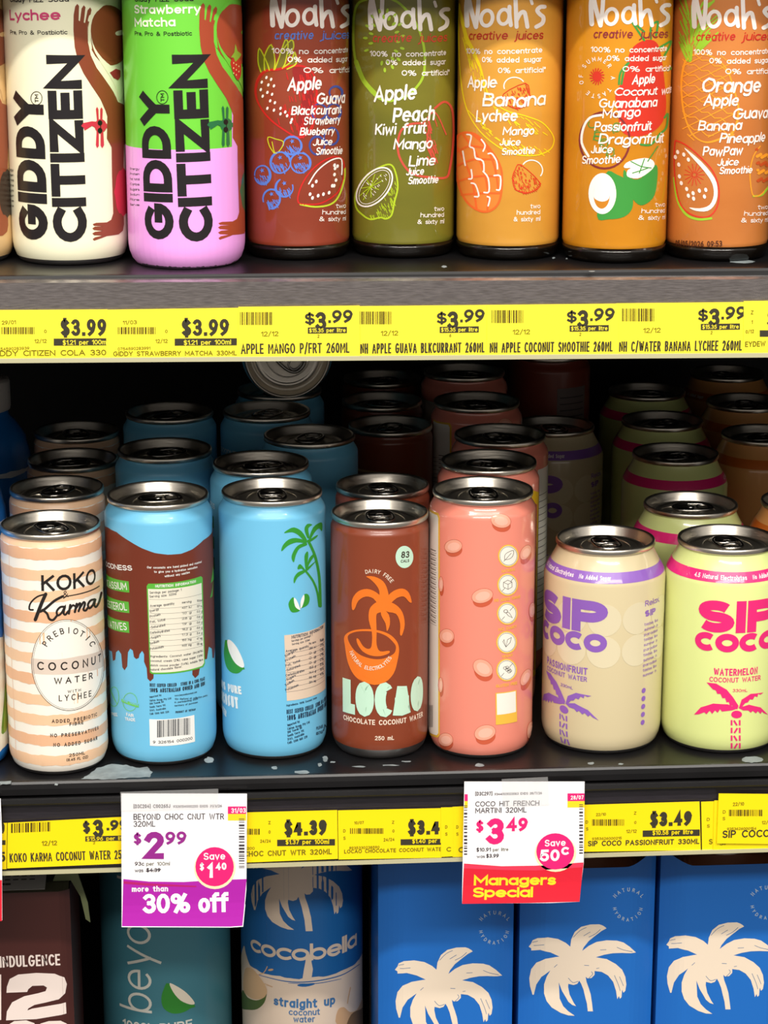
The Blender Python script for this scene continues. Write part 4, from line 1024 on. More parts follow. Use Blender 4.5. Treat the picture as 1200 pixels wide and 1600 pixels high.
# ---- stubby cans
S_W = Cyl(271.2, 1194.3, 0, 33.1, can_prof('stubby'))
S_P = Cyl(204.8, 1198.0, 0, 33.1, can_prof('stubby'))
DU = S_P.uv(881.4, 1101)[0] - S_W.uv(1150.8, 1116)[0]
UR = S_P.uv(840 + 365 / 3.333, 760 + 700 / 3.333)[0] - DU
def art_sip(col, paint, flavour, du, pale=None):
    def art(P):
        C = ink(*col, .3, .4); W = ink(245, 235, 235, .3); S0 = P.S
        P.band(C, 98.3, 101, 2, 0, 48); P.band(C, 101, 103.8, 2, 0, 48)
        if pale:
            L = ink(*pale, .3, .4)
            for k in range(12):
                for j, v in enumerate((78, 60)):
                    P.shape(L, [(-100 + k * 19 + 9.2 * math.cos(t * PI / 12), v + 9 * math.sin(t * PI / 12)) for t in range(24)], 1, uvspace=True)
        P.uv = lambda p: (lambda q: (q[0] + du, q[1]))(S_W.uv(*P.px(p)))
        P.z(3.333, 840, 760)
        a_, b_ = P.uv((828, 764)), P.uv((1036, 764)); h_ = P.uv((1036, 598))[1] - b_[1]
        P.text_uv(C, 'SIP', (a_[0], b_[1]), (UR + du, b_[1]), h_, .3, 3, sp=.05, seg=24)
        a_, b_ = P.uv((818, 864)), P.uv((1036, 864)); h_ = P.uv((1036, 767))[1] - b_[1]
        P.text_uv(C, 'COCO', (a_[0], b_[1]), (UR + du, b_[1]), h_, .33, 3, sp=.02, seg=24)
        ea, eb, ec = P.uv((808, 500))[0], P.uv((1092, 500))[0], P.uv((1110, 500))[0]
        P.text_uv(W, '4.5 Natural Electrolytes', (ea, 99.9), (eb, 99.9), 2.3, .15, 4, seg=8); P.text_uv(W, 'No Added Sugar', (ec + 1.5, 99.9), (ec + 20, 99.9), 2.3, .15, 4, seg=8)
        q0 = P.uv((1036, 985)); fw = len(flavour) * 2.45
        P.text_uv(C, flavour, (q0[0] - fw / 2, q0[1]), (q0[0] + fw / 2, q0[1]), 4.0, .15, 3); P.text_uv(C, 'COCONUT WATER', (q0[0] - 14.5, q0[1] - 3.9), (q0[0] + 14.5, q0[1] - 3.9), 2.8, .14, 3)
        P.text(C, '330mL', 1015, 1070, 1092, 1069, 16, .13)
        for s_ in ([(880, 1020), (930, 1026), (985, 1058), (1018, 1098), (1046, 1142), (1040, 1160), (1022, 1154), (1012, 1140), (1002, 1146), (996, 1122), (984, 1124), (976, 1102), (962, 1102), (952, 1080), (936, 1080), (928, 1062), (912, 1056)],
                   [(1048, 1152), (1062, 1110), (1108, 1080), (1176, 1072), (1160, 1084), (1148, 1080), (1144, 1096), (1130, 1092), (1120, 1110), (1106, 1108), (1094, 1124), (1080, 1128), (1066, 1146)],
                   [(815, 1188), (850, 1150), (915, 1130), (990, 1134), (1042, 1156), (1010, 1166), (960, 1172), (950, 1160), (938, 1178), (924, 1166), (910, 1184), (896, 1168), (880, 1186), (868, 1176), (840, 1186)],
                   [(1045, 1152), (1100, 1136), (1160, 1150), (1198, 1188), (1176, 1180), (1168, 1172), (1160, 1184), (1146, 1170), (1136, 1182), (1120, 1168), (1110, 1178), (1096, 1166), (1070, 1166)]):
            P.shape(C, s_, 3)
        P.ell(C, 1036, 1187, 28, 20, 3)
        for r in range(4):
            y = 1216 + r * 40
            P.stroke(C, [(1010, y), (1010, y + 28)], 9, 3, 0, cap='flat'); P.stroke(C, [(1052, y), (1052, y + 28)], 9, 3, 0, cap='flat')
            P.stroke(C, [(1022, y + 2), (1038, y + 28)] if r % 2 == 0 else [(1040, y + 2), (1024, y + 28)], 9, 3, 0, cap='flat')
        u = P.uv((1036, 1100))[0] + 47
        for k in range(5): P.shape(C, [(u + 1.5 * math.cos(t * PI / 6), 36 - k * 4.6 + 1.5 * math.sin(t * PI / 6)) for t in range(12)], 3, uvspace=True)
        P.text_uv(C, 'Relax,', (u - 1, 84), (u + 12, 84), 3.2, .13); P.text_uv(C, 'SIP', (u - 1, 78), (u + 8, 78), 3.6, .3)
        for k in range(11):
            P.text_uv(C, ('tastes like', 'summer in', 'paradise')[k % 3], (u - 1, 73 - k * 2.9), (u + 11, 73 - k * 2.9), 1.7, .12, seg=6)
    return art
WM = mat('can pale lime', (222, 232, 150), .28, coat=.7); PF = mat('can beige', (212, 197, 158), .28, coat=.7); PM = mat('can peach orange', (226, 160, 92), .28, coat=.7)
sipP = make_can('drink_can', 'stubby', 204.8, 1198.0, 0, PF, 'short beige can with purple lettering and purple palm, frontmost', 'drink can', 'beige cans with purple print', art_sip((142, 96, 188), PF, 'PASSIONFRUIT', DU, (224, 212, 178)), .1)
dup(sipP, 214.6, 1470, .16, 'beige can with purple print standing in the dark right of the pink cans')
sipW = make_can('drink_can', 'stubby', 271.2, 1194.3, 0, WM, 'short lime green can with pink lettering and pink palm, frontmost at right', 'drink can', 'lime green cans with pink print', art_sip((236, 42, 122), WM, 'WATERMELON', 0), .08)
dup(sipW, 265.6, 1267.4, 1.5, 'lime green can directly behind the frontmost pink lettered one')
dup(sipW, 280.2, 1388.5, 1.9, 'lime green can with pink band, third in its column')
dup(sipW, 289.0, 1480, 2.2, 'lime green can fourth in its column, dim in the shade')
dup(sipW, 295.2, 1572, 1.2, 'lime green can furthest back in its column, nearly black')
sipO = make_can('drink_can', 'stubby', 334.4, 1268.5, 0, PM, 'short orange can cut off by the right edge of the photo, lid in view', 'drink can', 'orange cans at the right edge', art_sip((204, 104, 30), PM, 'MANGO', 60), .7)
dup(sipO, 346.8, 1436, 1.3, 'orange can with brown band, second in its column at the right edge')
dup(sipO, 357, 1532, 2.3, 'orange can third in its column at the right edge, dark')
dup(sipO, 365, 1630, 2.9, 'orange can furthest back at the right edge, only its lid glinting')

# ---- plastic bottles at the left edge
BLU = mat('bottle blue', (30, 120, 205), .3, coat=.5); CRMB = mat('bottle cream', (236, 232, 216), .35, coat=.3); CAPW = mat('cap grey white', (225, 218, 210), .4)
def bottle_left(x, y, label, src=None):
    prof = [(29, 0), (31.5, 2), (33, 7), (33, 108), (32.4, 120), (29.5, 132), (24, 141), (20, 145), (19.5, 149)]
    S = Cyl(x, y, 0, 33, prof)
    root = empty('plastic_bottle', (x, y, 0), 0, label, 'drink bottle', 'blue and cream bottles at the left edge')
    V, Fc, Mi = lathe([(0, 1)] + prof, 72, mi=0); mats = [BLU]
    P = Print(S); P.z(1, 0, 0)
    P.band(ink(236, 232, 216, .35, .3), 8, 72, 1, 1.2, 60)
    P.band(ink(225, 232, 238, .35, .3), 112, 115, 1, .4, 60)
    L1 = ink(110, 150, 50, .4); L2 = ink(170, 195, 80, .4); u0 = S.uv(8, 1110)[0] if src is None else 20
    for du in (0, 24, -30, 60):
        for k, (dx, s_) in enumerate(((0, 1), (4, .7))):
            P.shape(L1 if k == 0 else L2, [(u0 + du - 6 + dx * s_, 18), (u0 + du - 1, 36 * (1 if k == 0 else .9)), (u0 + du + 2.5, 44), (u0 + du + 5, 32), (u0 + du + 3, 20)], 2 + k, 4, uvspace=True)
    P.emit(V, Fc, Mi, mats); link('body', V, Fc, Mi, mats, root)
    V, Fc, Mi = lathe([(19.5, 149), (21, 149.4), (21.3, 151), (21.3, 166), (20.6, 167.6), (0, 168)], 60)
    link('cap', V, Fc, Mi, [CAPW], root); return root
b_ = bottle_left(-154.0, 1190.0, 'cream and blue plastic bottle with green leaves, frontmost at the left edge')
dup(b_, -157.5, 1264, 1.0, 'blue plastic bottle right behind the frontmost one at the left edge')
dup(b_, -153, 1389, 2.1, 'blue bottle with grey cap in the shade at the left edge')

# ================================================================== top shelf
Z1 = 278.1
SLK = TYPES['sleek']
def art_giddy(dx, dy, W1, arm, hand, strip, flav, flavcol, gx, gy, ghosts=None):
    def art(P):
        K = ink(32, 28, 30, .34, .2); A = ink(*arm, .34, .2); H1 = ink(*hand, .34, .2); DK = ink(24, 20, 22, .3); BG = ink(*W1, .34, .2)
        if ghosts: ghosts(P)
        P.z(3, 0, 0, dx, dy)
        # figure: long arm up, body strip down, hand at the bottom, resting on one outline each
        P.ell(A, 512, 165, 98, 142, 2, -6)
        P.shape(BG, [(432, 60), (470, 20), (520, 10), (480, 30), (440, 80), (425, 160), (430, 230), (412, 200), (412, 90)], 3, 3)
        P.shape(A, [(345, 70), (352, 30), (362, 18), (370, 28), (368, 95), (374, 100), (382, 40), (392, 24), (400, 34), (392, 105), (398, 108), (410, 48), (422, 34), (428, 46), (412, 130), (412, 200), (425, 260), (452, 318), (500, 385), (530, 430), (552, 478), (598, 500), (600, 660), (580, 680), (574, 860), (580, 1050), (575, 1080), (555, 1098), (500, 1106), (440, 1128), (434, 1120), (445, 1112), (480, 1104), (440, 1102), (432, 1094), (445, 1086), (482, 1082), (440, 1078), (432, 1070), (444, 1062), (484, 1060), (440, 1058), (434, 1050), (450, 1044), (500, 1042), (520, 1030), (530, 1000), (524, 820), (522, 690), (500, 650), (502, 545), (494, 520), (470, 465), (430, 405), (392, 345), (366, 290), (350, 220), (344, 140)], 3)
        P.shape(BG, [(428, 60), (424, 140), (436, 225), (470, 290), (515, 360), (545, 420), (556, 470), (575, 440), (570, 330), (520, 310), (460, 250), (440, 180)], 4, 3)
        P.ell(A, 506, 160, 80, 125, 5, -10)
        P.shape(BG, [(540, 150), (575, 140), (578, 160), (545, 166)], 6, 3)
        # small hand with dark glasses
        for s_ in ([(392, 600), (380, 590), (390, 576), (430, 568), (470, 572), (500, 580), (500, 600), (460, 606), (430, 590), (396, 612)],
                   [(448, 510), (454, 500), (460, 512), (462, 570), (454, 572)], [(468, 512), (474, 502), (480, 512), (478, 570), (468, 572)], [(448, 680), (454, 694), (462, 684), (462, 600), (452, 600)], [(470, 682), (478, 694), (486, 680), (482, 600), (470, 600)]):
            P.shape(H1, s_, 5)
        P.ell(H1, 470, 590, 28, 32, 5)
        P.ell(DK, 467, 576, 11, 13, 6); P.ell(DK, 467, 612, 11, 13, 6); P.stroke(DK, [(470, 576), (470, 612)], 4, 6, 0)
        # badge and fruit
        P.shape(H1, [(556 + 40 * (1 + .08 * math.cos(i * 2.1)) * math.cos(i * PI / 12) + 20, 900 + 110 * (1 + .05 * math.cos(i * PI)) * math.sin(i * PI / 12)) for i in range(24)], 4)
        P.text(K, 'GIDDY', 228, 1128, 203, 440, 134, .26, 4, sp=.04, seg=20)
        P.text(K, 'CITIZEN', 410, 1130, 378, 255, 160, .26, 4, sp=.04, seg=20)
        P.ring(K, 172, 460, 26, 31, 3, 4); P.text(K, 'TM', 182, 480, 180, 442, 17, .16, 4)
        for i, t in enumerate(('Energy', 'Protein', 'Fat total', 'Carbs', 'Sugars', 'Sodium', 'Fibre', 'Serve')): P.text(K, t, 22, 800 + i * 24, 66, 802 + i * 24, 11, .13, seg=8)
        P.text(K, 'Giddy Fizz Soda', gx, gy, gx + 275, gy - 3, 26, .15)
        for i, (t, x0, y0, x1, h) in enumerate(flav): P.text(ink(*flavcol, .34, .2), t, x0, y0, x1, y0 - 2, h, .17)
        P.text(K, 'Pre, Pro & Postbiotic', gx + 2, gy + 150 + (0 if len(flav) == 1 else 8), gx + 268, gy + 150 + (0 if len(flav) == 1 else 8), 20, .13)
    return art
GC = mat('can cream', (250, 247, 214), .34, coat=.3); GG = mat('can vivid green', (112, 208, 62), .34, coat=.3); GT = mat('can tan', (224, 186, 132), .34, coat=.3)
def lych(P):
    P.z(3, 0, 0); r = ink(160, 45, 55, .34, .2)
    P.shape(r, [(512, 340), (540, 322), (562, 330), (562, 360), (550, 376), (530, 366)], 7); 
make_can('soda_can', 'sleek', -76.2, 1154.5, Z1, GC, 'tall cream can with big black vertical lettering and brown arms', 'soda can', None,
         art_giddy(0, 0, (250, 247, 214), (140, 68, 42), (205, 52, 70), None, [('Lychee', 48, 95, 285, 50)], (214, 70, 120), 48, 10, lych), lid=True)
def straw(P):
    P.z(3, 0, 0); R = P.S.R
    v = P.uv((800, 702))[1]
    P.band(ink(244, 166, 240, .34, .2), 0.6, v, 1, 0, 48)
    P.shape(ink(244, 166, 240, .34, .2), [(1086, 520), (1118, 480), (1150, 470), (1150, 720), (1086, 720)], 2)
    r = ink(205, 40, 40, .34, .2); g = ink(150, 190, 60, .34, .2)
    P.shape(r, [(1078, 300), (1085, 275), (1105, 265), (1126, 285), (1126, 350), (1112, 376), (1095, 350)], 7, 3); P.shape(g, [(1080, 268), (1095, 245), (1100, 205), (1110, 240), (1128, 255), (1115, 275), (1100, 290), (1092, 270)], 8)
    for i in range(8): P.ell(ink(245, 225, 150, .34), 1092 + (i % 3) * 12, 295 + i * 8, 2.5, 4, 8)
make_can('soda_can', 'sleek', -18.2, 1139.6, Z1, GG, 'tall green and pink can with big black vertical lettering', 'soda can', None,
         art_giddy(196.5, -1.5, (112, 208, 62), (168, 72, 44), (40, 112, 66), None, [('Strawberry', 42, 68, 352, 42), ('Matcha', 44, 130, 234, 42)], (245, 248, 225), 42, 12, straw))
make_can('soda_can', 'sleek', -133.0, 1157, Z1, GT, 'tan can cut off by the left edge, first on the top shelf', 'soda can', None,
         art_giddy(-181, 2, (224, 186, 132), (150, 75, 45), (60, 40, 30), None, [('Cola', 48, 95, 185, 50)], (90, 40, 20), 48, 10))

def bottle_prof(): return [(21.5, 0), (23.6, .5), (24.9, 2), (25.7, 4.6), (26, 8), (26, 134), (25.2, 141), (22.4, 147.5), (18.6, 152), (16.5, 155), (16, 158)]
def juice_mat(name, rgb, dark):
    M = mat(name, rgb, .3, coat=1.0, spec=.4, noise=.22, nscale=9, stretch=(1, 1, 2.5), rgb2=dark); return M
GLASS = mat('dark base glass', (50, 40, 30), .08, trans=.85); GLASS.node_tree.nodes['Principled BSDF'].inputs['IOR'].default_value = 1.5
CAPM = mat('bottle cap white', (235, 232, 226), .35)
WP = ink(250, 240, 232, .4)
def noah(x, y, juice, dx, dy, crea, art, label):
    prof = bottle_prof(); S = Cyl(x, y, Z1, 26, prof)
    root = empty('juice_bottle', (x, y, Z1), 0, label, 'juice bottle', 'glass juice bottles on the top shelf')
    jp = [(0, 4.2), (19, 4.2), (23, 4.6), (25, 6), (26, 9.5)] + prof[5:]
    V, Fc, Mi = lathe(jp, 96, mi=0); mats = [juice]
    P = Print(S); P.z(3.81, 700, 0, dx, dy)
    C = ink(*crea, .4)
    for s_, w_ in (([(122, -30), (112, 40), (116, 152)], 26), ([(124, -20), (140, 60), (168, 160)], 24), ([(184, -40), (180, 60), (168, 162)], 22), ([(400, -50), (404, 60), (408, 160)], 22), ([(408, 120), (430, 80), (452, 72), (462, 100), (472, 160)], 22),
                   ([(492, -4), (500, 22)], 16), ([(574, 40), (548, 42), (530, 62), (545, 84), (566, 104), (560, 138), (524, 160)], 22), ([(366, 40), (366, 90), (374, 150)], 22)):
        P.stroke(WP, s_, w_ * 1.12, 3, 4)
    P.ring(WP, 232, 108, 34, 46, 22, 3, 10); P.ring(WP, 332, 100, 32, 44, 21, 3, 10)
    P.text(C, 'creative', 125, 237, 355, 235, 52, .13, 3, slant=.15, hand=1.2, cap='round'); P.text(C, 'juices', 395, 237, 565, 232, 52, .13, 3, slant=.15, hand=1.2, cap='round')
    P.text(WP, '100% no concentrate', 110, 319, 560, 312, 33, .15); P.text(WP, '0% added sugar', 203, 371, 558, 367, 33, .15); P.text(WP, '0% artificial*', 297, 435, 580, 430, 33, .15)
    P.text(WP, 'two', 490, 1241, 548, 1239, 27, .13); P.text(WP, 'hundred', 408, 1278, 547, 1275, 27, .13); P.text(WP, '& sixty ml', 390, 1318, 548, 1314, 27, .13)
    art(P)
    P.emit(V, Fc, Mi, mats)
    link('juice_body', V, Fc, Mi, mats, root)
    V, Fc, Mi = lathe([(0, 1.6), (16, 1.2), (20.4, .1), (21.5, 0), (23.6, .5), (24.9, 2), (25.9, 5), (26.04, 7.6), (25.4, 6.6), (24.6, 5.2), (22.6, 4.1), (18, 3.9), (0, 3.9)], 72)
    link('glass_base', V, Fc, Mi, [GLASS], root)
    V, Fc, Mi = lathe([(16, 157.6), (19, 158), (19.3, 160), (19.3, 170), (18.4, 172), (0, 172.2)], 60); link('cap', V, Fc, Mi, [CAPM], root)
    return root
def hw(P, rows, wt=.15):
    for t, x0, y0, x1, y1, h in rows: P.text(WP, t, x0, y0, x1, y1, h * 1.16, wt * .92, 5, slant=.16, hand=1.3, cap='round', sp=.04)
def scribble(P, m, cx, cy, rx, ry, n, w, layer=2, rot=0):
    r = random.Random(int(cx + cy)); c, s_ = math.cos(math.radians(rot)), math.sin(math.radians(rot))
    for i in range(n):
        a0 = r.uniform(0, 360); P.ring(m, cx + r.uniform(-3, 3), cy + r.uniform(-3, 3), rx * r.uniform(.93, 1.05), ry * r.uniform(.93, 1.05), w, layer, rot, a0, a0 + r.uniform(160, 340))
def hatch(P, m, pts, n, w, layer, seed=1, dx=20, dy=-30):
    """short strokes scattered inside a polygon"""
    r = random.Random(seed); xs = [p[0] for p in pts]; ys = [p[1] for p in pts]; k = 0
    while k < n:
        x, y = r.uniform(min(xs), max(xs)), r.uniform(min(ys), max(ys)); ins = False
        for (x0, y0), (x1, y1) in zip(pts, pts[1:] + pts[:1]):
            if (y0 > y) != (y1 > y) and x < (x1 - x0) * (y - y0) / (y1 - y0) + x0: ins = not ins
        if ins: P.stroke(m, [(x, y), (x + dx * r.uniform(.5, 1.1), y + dy * r.uniform(.5, 1.1))], w, layer, 0)
        k += 1
def a1(P):
    R1 = ink(205, 35, 32, .4); B = ink(92, 128, 215, .4); Yl = ink(200, 205, 40, .4)
    P.z(3.4286, 370, 0)
    for s_ in ([(130, 385), (115, 330), (122, 260), (160, 330), (175, 375)], [(150, 380), (150, 300), (185, 240), (205, 320), (200, 375)], [(205, 370), (230, 300), (260, 215), (275, 240), (262, 330), (245, 365)], [(250, 360), (290, 330), (310, 280), (318, 340), (270, 370)], [(230, 290), (290, 215), (305, 250), (280, 300)]):
        P.shape(ink(120, 110, 36, .4), s_, 1, 3); P.stroke(Yl, s_, 7, 2, 4)
    out = [(215, 370), (150, 380), (110, 430), (100, 500), (125, 570), (180, 640), (260, 700), (330, 735), (395, 690), (415, 600), (425, 500), (415, 410), (370, 360), (310, 350), (260, 360)]
    P.stroke(R1, out, 9, 2, 4, True); P.stroke(R1, [(x + 6, y + 6) for x, y in out], 5, 2, 4, True)
    P.shape(ink(150, 32, 30, .4), [(300, 365), (360, 370), (405, 420), (412, 520), (400, 640), (340, 715), (330, 640), (350, 500), (310, 430)], 1, 3)
    hatch(P, R1, [(250, 380), (410, 380), (420, 620), (340, 720), (200, 620), (300, 480)], 110, 5, 2, 3, 8, 40)
    r = random.Random(4)
    for x, y in ((160, 415), (185, 425), (135, 440), (170, 455), (200, 460), (130, 480), (165, 495), (190, 505), (140, 515), (180, 540), (205, 550), (165, 580), (200, 590), (235, 580), (260, 600), (235, 610), (270, 620), (295, 640), (290, 655)):
        P.ell(WP, x, y, 6, 9, 3, 20)
    for x, y, a, b in ((297, 780, 50, 48), (232, 872, 52, 58), (340, 872, 52, 55), (137, 937, 42, 50), (255, 1005, 48, 48), (187, 1065, 47, 52)):
        scribble(P, B, x, y, a, b, 3, 7)
        P.shape(B, [(x + 14 * (1 if i % 2 else .4) * math.cos(i * PI / 5), y - b * .5 + 14 * (1 if i % 2 else .4) * math.sin(i * PI / 5)) for i in range(10)], 3)
        hatch(P, B, [(x - a * .8, y), (x + a * .8, y), (x + a * .5, y + b * .8), (x - a * .5, y + b * .8)], 34, 4, 2, int(x), 10, 20)
    P.stroke(Yl, [(200, 820), (175, 780), (168, 735), (210, 745), (250, 760), (235, 800), (205, 820), (190, 760)], 5, 2, 3)
    Bd = ink(60, 75, 150, .4)
    for x, y, a, b in ((528, 495, 34, 36), (520, 600, 38, 42), (505, 730, 38, 44), (430, 780, 42, 48), (440, 600, 40, 40)): scribble(P, Bd, x, y, a, b, 3, 8)
    P.stroke(R1, [(330, 1085), (340, 1010), (385, 930), (450, 870), (520, 840), (565, 855), (575, 920), (560, 990), (530, 1040), (460, 1085), (400, 1095)], 8, 2, 4, True)
    P.stroke(WP, [(385, 985), (430, 915), (500, 860), (555, 850), (562, 900), (560, 935)], 7, 3, 4)
    P.stroke(ink(190, 210, 50, .4), [(340, 1095), (420, 1108), (500, 1095), (545, 1050), (575, 960), (578, 900)], 9, 2, 4)
    for x, y in ((392, 1040), (405, 1060), (405, 995), (425, 972), (435, 1048), (463, 1040), (493, 1032), (520, 995), (530, 965), (522, 935), (525, 902), (522, 885), (538, 890), (510, 995)): P.ell(WP, x, y, 7, 10, 3, 15)
    hw(P, [('Apple', 270, 490, 450, 480, 62), ('Guava', 422, 560, 575, 550, 54), ('Blackcurrant', 290, 615, 556, 608, 42), ('Strawberry', 355, 668, 550, 662, 38), ('Blueberry', 336, 725, 520, 720, 36), ('Juice', 405, 780, 508, 776, 34), ('Smoothie', 420, 830, 562, 824, 36)])
def a2(P):
    L = ink(166, 200, 50, .4); RD = ink(205, 80, 62, .4); LD = ink(180, 205, 40, .4)
    P.z(3.4286, 370, 0)
    P.stroke(L, [(700, -5), (650, 20), (628, 100), (628, 260), (655, 380), (720, 490), (800, 540), (900, 520), (960, 470), (1000, 400), (1005, 280), (980, 170), (930, 80), (860, 10), (780, -20)], 13, 2, 4)
    P.stroke(L, [(640, 330), (680, 430), (740, 500)], 24, 2, 4)
    for i in range(26):
        a_ = math.radians(200 - i * 12); rx, ry = (72, 125) if i % 2 else (100, 160)
        P.ell(L, 790 + rx * math.cos(a_), 215 - ry * math.sin(a_), 7, 13, 3, -math.degrees(a_) + 90)
    P.stroke(RD, [(1060, 580), (1110, 545), (1150, 580), (1160, 680), (1155, 800), (1140, 900), (1120, 950), (1040, 950), (940, 930), (880, 860), (862, 780), (880, 700), (930, 665), (1000, 660)], 12, 2, 4)
    P.stroke(RD, [(1000, 660), (1060, 600), (1120, 720)], 7, 2, 4); P.stroke(RD, [(1030, 670), (1020, 780), (1060, 870)], 9, 2, 4)
    hatch(P, RD, [(1000, 660), (1060, 600), (1060, 760), (1070, 860), (1020, 850)], 60, 5, 2, 5, 14, 40)
    P.stroke(LD, [(640, 1110), (640, 1030), (700, 940), (780, 890), (830, 885), (855, 940), (862, 1010), (845, 1080), (830, 1150), (800, 1172), (770, 1165), (720, 1175), (680, 1155)], 9, 2, 4, True)
    P.ring(WP, 738, 1002, 122, 72, 8, 3, -50); P.ring(WP, 738, 1002, 108, 58, 3, 3, -50)
    for i in range(9):
        a_ = math.radians(i * 40); c, s_ = math.cos(math.radians(-50)), math.sin(math.radians(-50)); x, y = 85 * math.cos(a_), 42 * math.sin(a_)
        P.stroke(LD, [(720, 1000), (720 + x * c - y * s_, 1000 + x * s_ + y * c)], 4, 3, 0)
    hatch(P, WP, [(660, 1060), (700, 960), (800, 900), (815, 930), (740, 1030), (670, 1090)], 60, 3, 3, 8, 8, 10)
    hatch(P, LD, [(770, 1080), (850, 960), (850, 1060), (815, 1150), (700, 1160)], 130, 3, 2, 8, 10, 26)
    hw(P, [('Apple', 735, 545, 960, 532, 72), ('Peach', 832, 655, 1055, 648, 70), ('Kiwi fruit', 740, 722, 1012, 714, 54), ('Mango', 838, 800, 1045, 795, 50), ('Lime', 918, 890, 1060, 886, 50), ('Juice', 905, 940, 1000, 936, 36), ('Smoothie', 915, 986, 1076, 980, 36)])
def a3(P):
    YE = ink(245, 215, 30, .4); RD = ink(215, 55, 25, .4); OR = ink(240, 105, 40, .4)
    P.z(3.81, 700, 0)
    P.stroke(YE, [(70, 20), (80, 130), (120, 240), (190, 380), (240, 560), (330, 650), (460, 690), (560, 730), (620, 800), (628, 850), (600, 895), (520, 925), (410, 920), (310, 880), (190, 780), (110, 640), (75, 440), (65, 200)], 7, 2, 4, True)
    P.stroke(YE, [(74, 60), (110, 220), (150, 300), (190, 400)], 24, 2, 4, taper=True)
    hatch(P, YE, [(75, 100), (130, 260), (200, 400), (245, 560), (130, 420), (90, 260)], 190, 4, 2, 1, 12, 55)
    hatch(P, YE, [(245, 570), (330, 655), (460, 695), (600, 770), (560, 790), (420, 760), (280, 660)], 130, 5, 2, 2, 30, 30)
    hatch(P, YE, [(110, 640), (200, 780), (320, 870), (410, 905), (520, 915), (610, 880), (500, 860), (300, 820), (180, 700)], 210, 5, 2, 3, 30, 26)
    P.ring(WP, 395, 512, 62, 52, 7, 3, 0, 160, 330)
    for cx, cy, pts in ((0, 0, [(330, 560), (460, 495), (485, 560), (470, 620), (410, 645), (350, 620)]), (0, 0, [(432, 980), (545, 1085), (520, 1130), (460, 1148), (400, 1125), (384, 1060), (400, 1010)])):
        P.stroke(RD, pts, 5, 3, 3, True); hatch(P, RD, pts, 120, 4, 3, int(pts[0][0]), 6, 16)
        for i in range(len(pts) - 1):
            for k in range(5):
                t = k / 5; x = pts[i + 1][0] * t + pts[i][0] * (1 - t); y = pts[i + 1][1] * t + pts[i][1] * (1 - t)
                if i: P.stroke(RD, [(x - 4, y), (x + 7, y + 9)], 4, 3, 0)
    P.ring(WP, 500, 1010, 62, 56, 7, 3, 20, 190, 380)
    P.shape(ink(232, 132, 52, .4), [(60, 810), (110, 788), (180, 810), (260, 900), (315, 1000), (320, 1120), (300, 1210), (250, 1255), (190, 1255), (120, 1210), (70, 1120), (48, 1000), (46, 880)], 1, 4)
    P.stroke(OR, [(60, 810), (110, 788), (180, 810), (260, 900), (315, 1000), (320, 1120), (300, 1210), (250, 1255), (190, 1255), (120, 1210), (70, 1120), (48, 1000), (46, 880)], 13, 2, 4, True)
    for s_ in ([(90, 800), (160, 900), (215, 1020), (240, 1160), (235, 1250)], [(60, 880), (110, 980), (150, 1100), (170, 1240)], [(150, 800), (230, 880), (280, 1000), (300, 1130)], [(60, 900), (130, 870), (220, 880)], [(50, 990), (150, 950), (280, 950)], [(60, 1080), (170, 1050), (310, 1050)], [(80, 1160), (200, 1150), (310, 1150)]): P.stroke(OR, s_, 12, 2, 4)
    for s_ in ([(115, 800), (140, 810), (130, 870), (155, 885), (165, 940), (190, 950)], [(200, 830), (222, 865), (210, 900)], [(240, 915), (262, 915), (290, 960), (295, 1005)], [(165, 940), (210, 960), (215, 1020)], [(210, 1020), (240, 1060), (245, 1140), (215, 1145)], [(275, 1045), (312, 1050), (310, 1125), (290, 1130)], [(140, 1090), (165, 1100), (185, 1165), (160, 1170)], [(105, 985), (100, 960), (90, 900)], [(235, 1170), (250, 1180), (240, 1225)], [(140, 1010), (145, 1060), (125, 1065)]): P.stroke(WP, s_, 9, 3, 3)
    hw(P, [('Apple', 118, 525, 290, 520, 60), ('Banana', 205, 635, 575, 628, 72), ('Lychee', 167, 725, 410, 722, 62), ('Mango', 325, 805, 510, 800, 44), ('Juice', 305, 868, 430, 864, 38), ('Smoothie', 318, 922, 515, 916, 36)])
